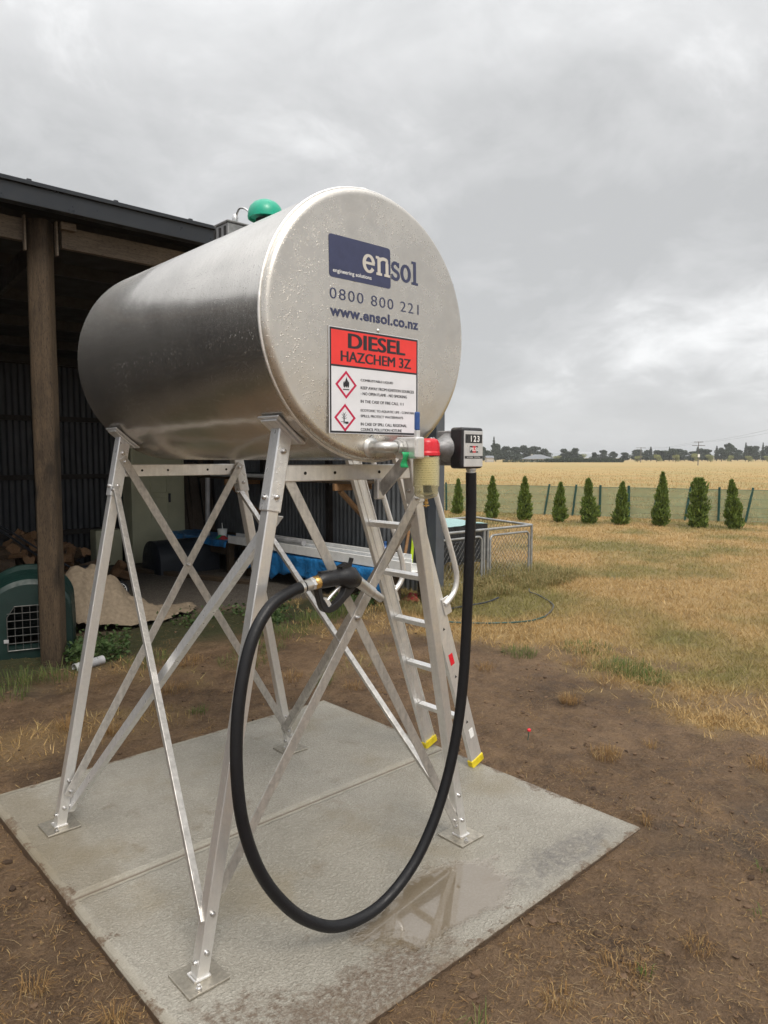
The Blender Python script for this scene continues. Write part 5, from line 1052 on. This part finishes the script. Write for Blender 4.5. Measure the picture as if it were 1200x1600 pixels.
for i, px in enumerate(range(990, 1340, 9)):
    k = (0, 1, 0, 2, 0, 0, 2, 1)[i % 8]; tp = 702-.008*(px-990)-5*noise.noise(Vector((px*.045, 3, 1)))-(10 if 1132 <= px <= 1150 else 0)-(5 if px > 1155 else 0); far_tree(k, px+rng.uniform(-3, 3), 0, tp if k != 2 else tp-3, (17 if k != 2 else 13)+rng.uniform(-2, 5), 320+rng.uniform(-20, 30), lB, gB)
for px, tp, wp in ((995, 711, 12), (1025, 709, 13), (1054, 709, 11), (1083, 707, 11), (1109, 709, 13), (1141, 710, 9), (1168, 711, 12), (1199, 711, 12), (1232, 710, 12)): far_tree(3, px, 0, tp, wp, 255, 'small pale green tree in front of the dark shelter belt', 'small pale trees before the shelter belt')
b = []; hx0_, hx1_ = 852, 974
o = thing('clipped_hedge', (*at(910, 245), -.03), 'long low clipped dark hedge at the far edge of the field', 'hedge'); hc = []
for i in range(5200):
    px = NR.uniform(785, 973) if NR.random() < .25 else NR.uniform(852, 973); d = 245+NR.uniform(-1, 1); x, y = at(px, d); top = 1.15 if px > 850 else .8; hc.append((x, y, NR.uniform(0, top)))
hc = np.array(hc); tris_mesh('foliage', sprays(hc, rand_unit(len(hc)), np.full(len(hc), .55), .8), M['hedge'], None).parent = o; ch = o.children[0]; ch.location = -Vector(o.location)
hu = thing('farm_house', (*at(840, 285), -.03), 'far low farm house with a grey hipped roof among dark trees', 'house')
hx, hy_ = at(840, 285); HR = Matrix.Rotation(-YAW+R(8), 3, 'Z')
def hp_(x, y, z): return Vector((hx, hy_, -.03))+HR @ Vector((x, y, z))
MB().box(hp_(0, 0, .55), (10.4, 5.6, 1.1), HR).build('wall', M['housewall'], hu)
b = MB(); R0 = [hp_(-6.1, -3.4, 1.08), hp_(6.1, -3.4, 1.08), hp_(6.1, 3.4, 1.08), hp_(-6.1, 3.4, 1.08), hp_(-1.6, 0, 2.85), hp_(1.4, 0, 2.85)]; b.add(R0, [(0, 1, 5, 4), (1, 2, 5), (2, 3, 4, 5), (3, 0, 4), (3, 2, 1, 0)]); rf = b.build('roof', M['houseroof'], hu)
MB().box(hp_(-2.6, 0, 2.5), (.6, .6, 1.1), HR).build('chimney', M['housewall'], rf)
for x in (-3.6, -1.0, 2, 4): MB().box(hp_(x, -2.82, .6), (.9, .06, .55), HR).build('window', M['dialblack'], hu)
gl = thing('garden_shed', (*at(765, 330), -.03), 'small pale grey outbuilding at the left end of the far trees', 'outbuilding'); gx, gy = at(764, 262)
gl.location = (gx, gy, -.03); ORG[gl.name] = Vector(gl.location)
MB().box((gx, gy, .75), (2.6, 2.6, 1.6), HR).build('wall', M['housewall'], gl); b = MB(); q = [Vector((gx, gy, 0))+HR @ Vector(v) for v in ((-1.5, -1.5, 1.52), (1.5, -1.5, 1.52), (1.5, 1.5, 1.52), (-1.5, 1.5, 1.52), (-1.5, 0, 2.3), (1.5, 0, 2.3))]; b.add(q, [(0, 1, 5, 4), (2, 3, 4, 5), (1, 2, 5), (3, 0, 4), (3, 2, 1, 0)]).build('roof', M['houseroof'], gl)
tops = []
for px, d, tp, sz, lb in ((1000, 245, 699, 1.0, 'slender far power pole with one crossarm left of the shelter belt'), (1089.5, 150, 690, 1.0, 'nearer timber power pole with double crossarms before the shelter belt')):
    x, y = at(px, d); h = 1.6-(tp-715)*d/1117; pw = thing('power_pole', (x, y, -.03), lb, 'power pole'); sd = Vector((math.cos(YAW), -math.sin(YAW), 0)); c = Vector((x, y, 0))
    MB().cyl((x, y, -.3), (x, y, h), .10*d/150, 8, .07*d/150).build('pole', M['polewood'], pw)
    for dz, w_ in ((.12, .95), (.85, 1.35)) if px > 1050 else ((.2, 1.6),): MB().bar(c-sd*w_+Vector((0, 0, h-dz)), c+sd*w_+Vector((0, 0, h-dz)), .14, .12).build('crossarm', M['polewood'], pw)
    if px > 1050: MB().box(c+Vector((-.1, -.1, 2.0))-Vector((math.sin(YAW), math.cos(YAW), 0))*.15, (.4, .10, .6), Matrix.Rotation(-YAW, 3, 'Z')).build('pole_sign', M['white'], pw)  # small white sign fixed to the nearer pole
    tops.append((c, h, sd))
(c0, h0, s0), (c1, h1, s1) = tops; c2 = Vector((*at(1330, 60), 0)); cb_ = thing('power_line', (c1.x, c1.y, h1), 'thin sagging power wires running off to the right from the nearer pole', 'wires')
for w_ in (-.9, 0.9):
    for (p, hp0), (q, hp1) in (((c0, h0-.2), (c1, h1-.12)), ((c1, h1-.12), (c2, 5.6))):
        MB().tube([p.lerp(q, i/14)+s0*w_+Vector((0, 0, hp0+(hp1-hp0)*i/14-2.2*(i/14)*(1-i/14))) for i in range(15)], .012, 4).build('wire', M['tub'], cb_)

# ================================================================== GRASS, WEEDS, STRAW, CLODS (uncountable)
def frustum_pts(n, d0, d1, power=1.0, half=R(41)):
    """points on the ground ahead of the pad, denser nearby"""
    d = d0*(d1/d0)**NR.random(n)**power; a = NR.uniform(-half, half, n)
    t = np.tan(a); x = d*(t*math.cos(YAW)+math.sin(YAW)); y = d*(-t*math.sin(YAW)+math.cos(YAW)); return x, y, d
def blades(name, P, h, w_, lean, mat, spread=1.0, curve=.0):
    n = len(P); a = NR.uniform(0, 2*math.pi, n); s_ = np.stack([np.cos(a), np.sin(a), np.zeros(n)], 1)*np.asarray(w_)[:, None]/2; b_ = NR.uniform(0, 2*math.pi, n); ln = NR.uniform(.1, 1, n)*lean*h*spread
    tip = P+np.stack([np.cos(b_)*ln, np.sin(b_)*ln, h], 1); V = np.stack([P-s_, P+s_, tip], 1); return tris_mesh(name, V, mat, kind='stuff')
def inpad(x, y, m=.0): return (PX0-m < x < PX1+m) and (PY0-m < y < PY1+m)
# lawn
x, y, d = frustum_pts(330000, 3.6, 26, .9); keep = []; Z = []
for i in range(len(x)):
    if inpad(x[i], y[i], .01): continue
    l, wd_, gr_, f = masks(x[i], y[i])
    if NR.random() < l*1.0-.04 and f < .6 and not (l < .39 and NR.random() < .45): keep.append(i); Z.append(gz(x[i], y[i]))
keep = np.array(keep); P = np.stack([x[keep], y[keep], np.array(Z)-.004], 1); dd = d[keep]
tag(blades('lawn_grass', P, NR.uniform(.018, .055, len(P))*(1+.02*dd), .0032+.00075*dd, 1.6, M['lawnblade']), 'short dry tan lawn grass with olive patches', 'grass')
# standing field grass behind the fence
x, y, d = frustum_pts(80000, 17, 150, 1.25); ok = (x > np.array([fence_x(q) for q in y])+.35); P = np.stack([x[ok], y[ok], np.full(ok.sum(), -.04)], 1); dd = d[ok]
tag(blades('field_grass', P, NR.uniform(.06, .24, len(P))*np.clip(1.15-dd/130, .05, 1), .006+.0006*dd, .9, M['fieldblade']), 'standing golden dry grass of the paddock beyond the fence', 'grass')
# straw lying on the soil
def straw(n, d0, d1, lmin, lmax, wmm, mat, name, label, cond):
    x, y, d = frustum_pts(n, d0, d1, 1.0, R(44)); V = []
    for i in range(n):
        if inpad(x[i], y[i], .0) or not cond(x[i], y[i]): continue
        l = NR.uniform(lmin, lmax); a = NR.uniform(0, 6.283); c = np.array([x[i], y[i], gz(x[i], y[i])+.006]); dv_ = np.array([math.cos(a), math.sin(a), NR.normal()*.22])*l/2; s_ = np.array([-math.sin(a), math.cos(a), 0])*wmm*NR.uniform(.5, 1.2); bend = np.array([-math.sin(a), math.cos(a), NR.uniform(0, .8)])*l*NR.normal()*.30
        V.append([c-dv_-s_*.6, c-dv_+s_*.6, c+bend+s_, c+bend-s_]); V.append([c+bend-s_, c+bend+s_, c+dv_+s_*.4, c+dv_-s_*.4])
    tag(tris_mesh(name, np.array(V), mat, kind='stuff'), label, 'straw')
pt = lambda x, y: nz(x, y, 1.4, 6)+.6*nz(x, y, 4, 2)
straw(46000, 1.15, 9, .012, .05, .00085, M['straw'], 'straw_litter', 'short bits of dry straw strewn over the bare soil', lambda x, y: NR.random() < .22+1.1*max(0, pt(x, y)-.05) and y < 6.4)
straw(700, 1.2, 7, .05, .15, .0008, M['straw'], 'long_straw', 'long dry stalks lying on the bare soil', lambda x, y: y < 5.6)
straw(46000, 1.15, 9, .008, .035, .0013, M['tuft'], 'root_litter', 'brown root and leaf bits strewn over the soil', lambda x, y: NR.random() < .3+.8*max(0, pt(x, y)+.1) and y < 6.4)
# dead tufts
V = []
def tuft(x, y, n, h, r, w_=.0022, up=.6):
    z = gz(x, y)
    for k in range(n):
        a = NR.uniform(0, 6.283); q = r*math.sqrt(NR.random()); c = np.array([x+q*math.cos(a), y+q*math.sin(a), z-.004]); hh = h*NR.uniform(.4, 1.1); b_ = a+NR.normal()*.6; ln = hh*NR.uniform(.2, 1.5)*up*1.4
        s_ = np.array([-math.sin(b_), math.cos(b_), 0])*w_*.5; m_ = c+np.array([math.cos(b_)*ln*.4, math.sin(b_)*ln*.4, hh*.75]); tip = c+np.array([math.cos(b_)*ln, math.sin(b_)*ln, hh*(.9-.5*min(1, ln/hh/1.6))])
        V.append([c-s_, c+s_, m_+s_*.8, m_-s_*.8]); V.append([m_-s_*.8, m_+s_*.8, tip+s_*.15, tip-s_*.15])
for x, y, n, h, r in ((4.05, 2.56, 260, .075, .07), (3.45, 1.95, 200, .07, .08), (2.90, 1.44, 45, .07, .02), (3.75, 1.85, 60, .055, .04), (3.2, 2.75, 60, .07, .04), (1.45, 4.35, 150, .10, .07), (1.62, 4.1, 120, .08, .06), (4.4, 1.75, 120, .06, .08), (3.9, 1.3, 200, .05, .10), (2.0, 1.05, 130, .05, .09), (1.75, 1.12, 90, .06, .05), (2.3, .95, 70, .05, .05), (.75, 1.95, 70, .07, .03), (.62, 2.25, 60, .06, .04), (.70, 3.05, 40, .06, .03), (.35, 2.2, 110, .08, .06), (.55, 1.55, 60, .07, .05), (2.95, 4.2, 120, .07, .1), (3.6, 4.5, 150, .08, .12), (2.2, 4.6, 150, .08, .12), (2.6, 5.1, 160, .08, .14), (4.2, 3.4, 100, .07, .08), (4.6, 2.6, 110, .07, .1), (4.3, 1.1, 90, .06, .08), (3.3, .8, 70, .05, .06), (4.9, 3.0, 130, .07, .12), (3.15, 3.7, 90, .07, .08)): tuft(x, y, n, h, r)
for k in range(260):
    x, y = NR.uniform(.2, 5.2), NR.uniform(3.85, 5.7)
    if nz(x, y, 1.1, 9)+.5*nz(x, y, 3.1, 2) > .02 and not inpad(x, y, .05): tuft(x, y, int(NR.uniform(10, 40)), NR.uniform(.012, .04), NR.uniform(.04, .15), .0016, 2.4)
for k in range(60):
    x, y = NR.uniform(-.3, .7), NR.uniform(1.3, 4)
    if nz(x, y, 1.6, 4) > -.05: tuft(x, y, int(NR.uniform(6, 20)), NR.uniform(.008, .025), NR.uniform(.03, .1), .0013, 2.6)
for k in range(170):
    x, y, d = (q[0] for q in frustum_pts(1, 1.3, 7.5));
    if not inpad(x, y, .06) and y < 5.8: tuft(x, y, int(NR.uniform(8, 45)), NR.uniform(.015, .045), NR.uniform(.02, .08), .0015, 1.6)
tag(tris_mesh('dead_grass', np.array(V), M['tuft'], kind='stuff'), 'dead brown grass tufts dotted over the bare soil', 'grass')
V = []
for x, y, n, h, r in ((5.0, 2.7, 420, .09, .22), (4.9, 2.45, 260, .08, .16), (4.75, 3.5, 200, .08, .15), (5.3, 3.2, 260, .08, .22), (1.75, 5.4, 90, .15, .16), (1.5, 5.45, 110, .14, .15), (1.35, 5.2, 70, .11, .15), (3.2, 5.0, 220, .08, .22), (2.9, 4.75, 180, .07, .2), (3.7, 5.3, 240, .10, .25), (4.2, 5.5, 260, .13, .22), (4.6, 5.6, 260, .16, .22), (2.4, 5.3, 160, .10, .2), (3.02, 3.9, 120, .11, .06), (2.15, 4.05, 60, .05, .06), (2.05, 1.0, 14, .05, .02), (2.6, .85, 16, .05, .03), (2.9, .95, 14, .04, .03), (1.5, 1.22, 18, .07, .02)): tuft(x, y, n, h, r, .003, .5)
tag(tris_mesh('green_grass', np.array(V), M['greenblade'], kind='stuff'), 'green grass clumps around the soil edge and shed front', 'grass')
V = []
for k in range(62):
    x, y = NR.uniform(6.2, 8.6), NR.uniform(5.15, 5.95); tuft(x, y, 70, NR.uniform(.10, .26), .12, .005, .7)
for k in range(26): x, y = NR.uniform(6.3, 8.2), NR.uniform(6.0, 6.6); tuft(x, y, 60, NR.uniform(.12, .3), .12, .005, .6)
for k in range(22): x, y = NR.uniform(5.0, 6.3), NR.uniform(5.1, 5.6); tuft(x, y, 60, NR.uniform(.10, .24), .12, .0045, .7)
tag(tris_mesh('rank_grass', np.array(V), M['pengrass'], kind='stuff'), 'long rank green and tan grass along the wire run', 'grass')
# broad-leaved weeds by the shed front
C = []
for k in range(7000):
    x, y = NR.uniform(1.9, 5.2), NR.normal(5.95, .25)
    wd_ = masks(x, y)[1]
    if wd_*(.5+nz(x, y, 1.6, 2)) > .48: C.append((x, y, gz(x, y)+abs(NR.normal())*.05))
for k in range(700): a = NR.uniform(0, 6.3); q = .28*math.sqrt(NR.random()); x, y = 2.15+q*math.cos(a), 5.75+q*math.sin(a)*.7; C.append((x, y, gz(x, y)+NR.random()*.16))
C = np.array(C); dr_ = rand_unit(len(C)); dr_[:, 2] = np.abs(dr_[:, 2])*.4; dr_ /= np.linalg.norm(dr_, axis=1)[:, None]
tag(tris_mesh('weeds', sprays(C, dr_, np.full(len(C), .035), .75), M['weedleaf'], kind='stuff'), 'low broad leaved green weeds along the shed front', 'weeds')
# clods and small stones
g = G('soil_clods'); g.P(col=g.ramp(g.isl(), (0, (.045, .029, .019)), (.6, (.13, .084, .053)), (.985, (.125, .080, .048)), (1, (.24, .23, .215))), rough=.9, spec=.2); M['clod'] = g.m
ico = bmesh.new(); bmesh.ops.create_icosphere(ico, subdivisions=1, radius=1); IV = np.array([v.co[:] for v in ico.verts]); IF = np.array([[v.index for v in f.verts] for f in ico.faces]); ico.free()
x, y, d = frustum_pts(15000, 1.15, 8, 1.0, R(44)); V = []; F = []; nb = 0
for i in range(len(x)):
    if inpad(x[i], y[i], .015) or y[i] > 6.2: continue
    l, wd_, gr_, f = masks(x[i], y[i])
    if l > .6 or pt(x[i], y[i])+.4 < NR.random()*.8: continue
    s_ = .0018+.013*NR.random()**7+(.008 if NR.random() < .006 else 0); q = IV*(1+NR.normal(size=(len(IV), 1))*.16)*s_*np.array([NR.uniform(.8, 1.5), NR.uniform(.8, 1.5), .65]); V.append(q+[x[i], y[i], gz(x[i], y[i])+s_*.2]); F.append(IF+nb); nb += len(IV)
V = np.concatenate(V); F = np.concatenate(F); me = bpy.data.meshes.new('soil_clods'); me.from_pydata(V.tolist(), [], F.tolist()); me.materials.append(M['clod']); o = bpy.data.objects.new('soil_clods', me); COL.objects.link(o); tag(o, 'small soil clods and pebbles strewn round the concrete pad', 'soil clods', None, 'stuff')

# ================================================================== HAZE
g = G('haze_air'); g.t.nodes.remove(g.p); pv = g.n('ShaderNodeVolumePrincipled'); pv.inputs['Color'].default_value = (.93, .95, .97, 1); pv.inputs['Density'].default_value = .00045; pv.inputs['Anisotropy'].default_value = .2
g.l(pv.outputs[0], g.out.inputs['Volume'])
hzb = MB().bb((-5400, -5400, -2), (5400, 5400, 45)).build('haze', g.m, kind='stuff'); hzb['label'] = 'thin grey rain haze over the far fields'
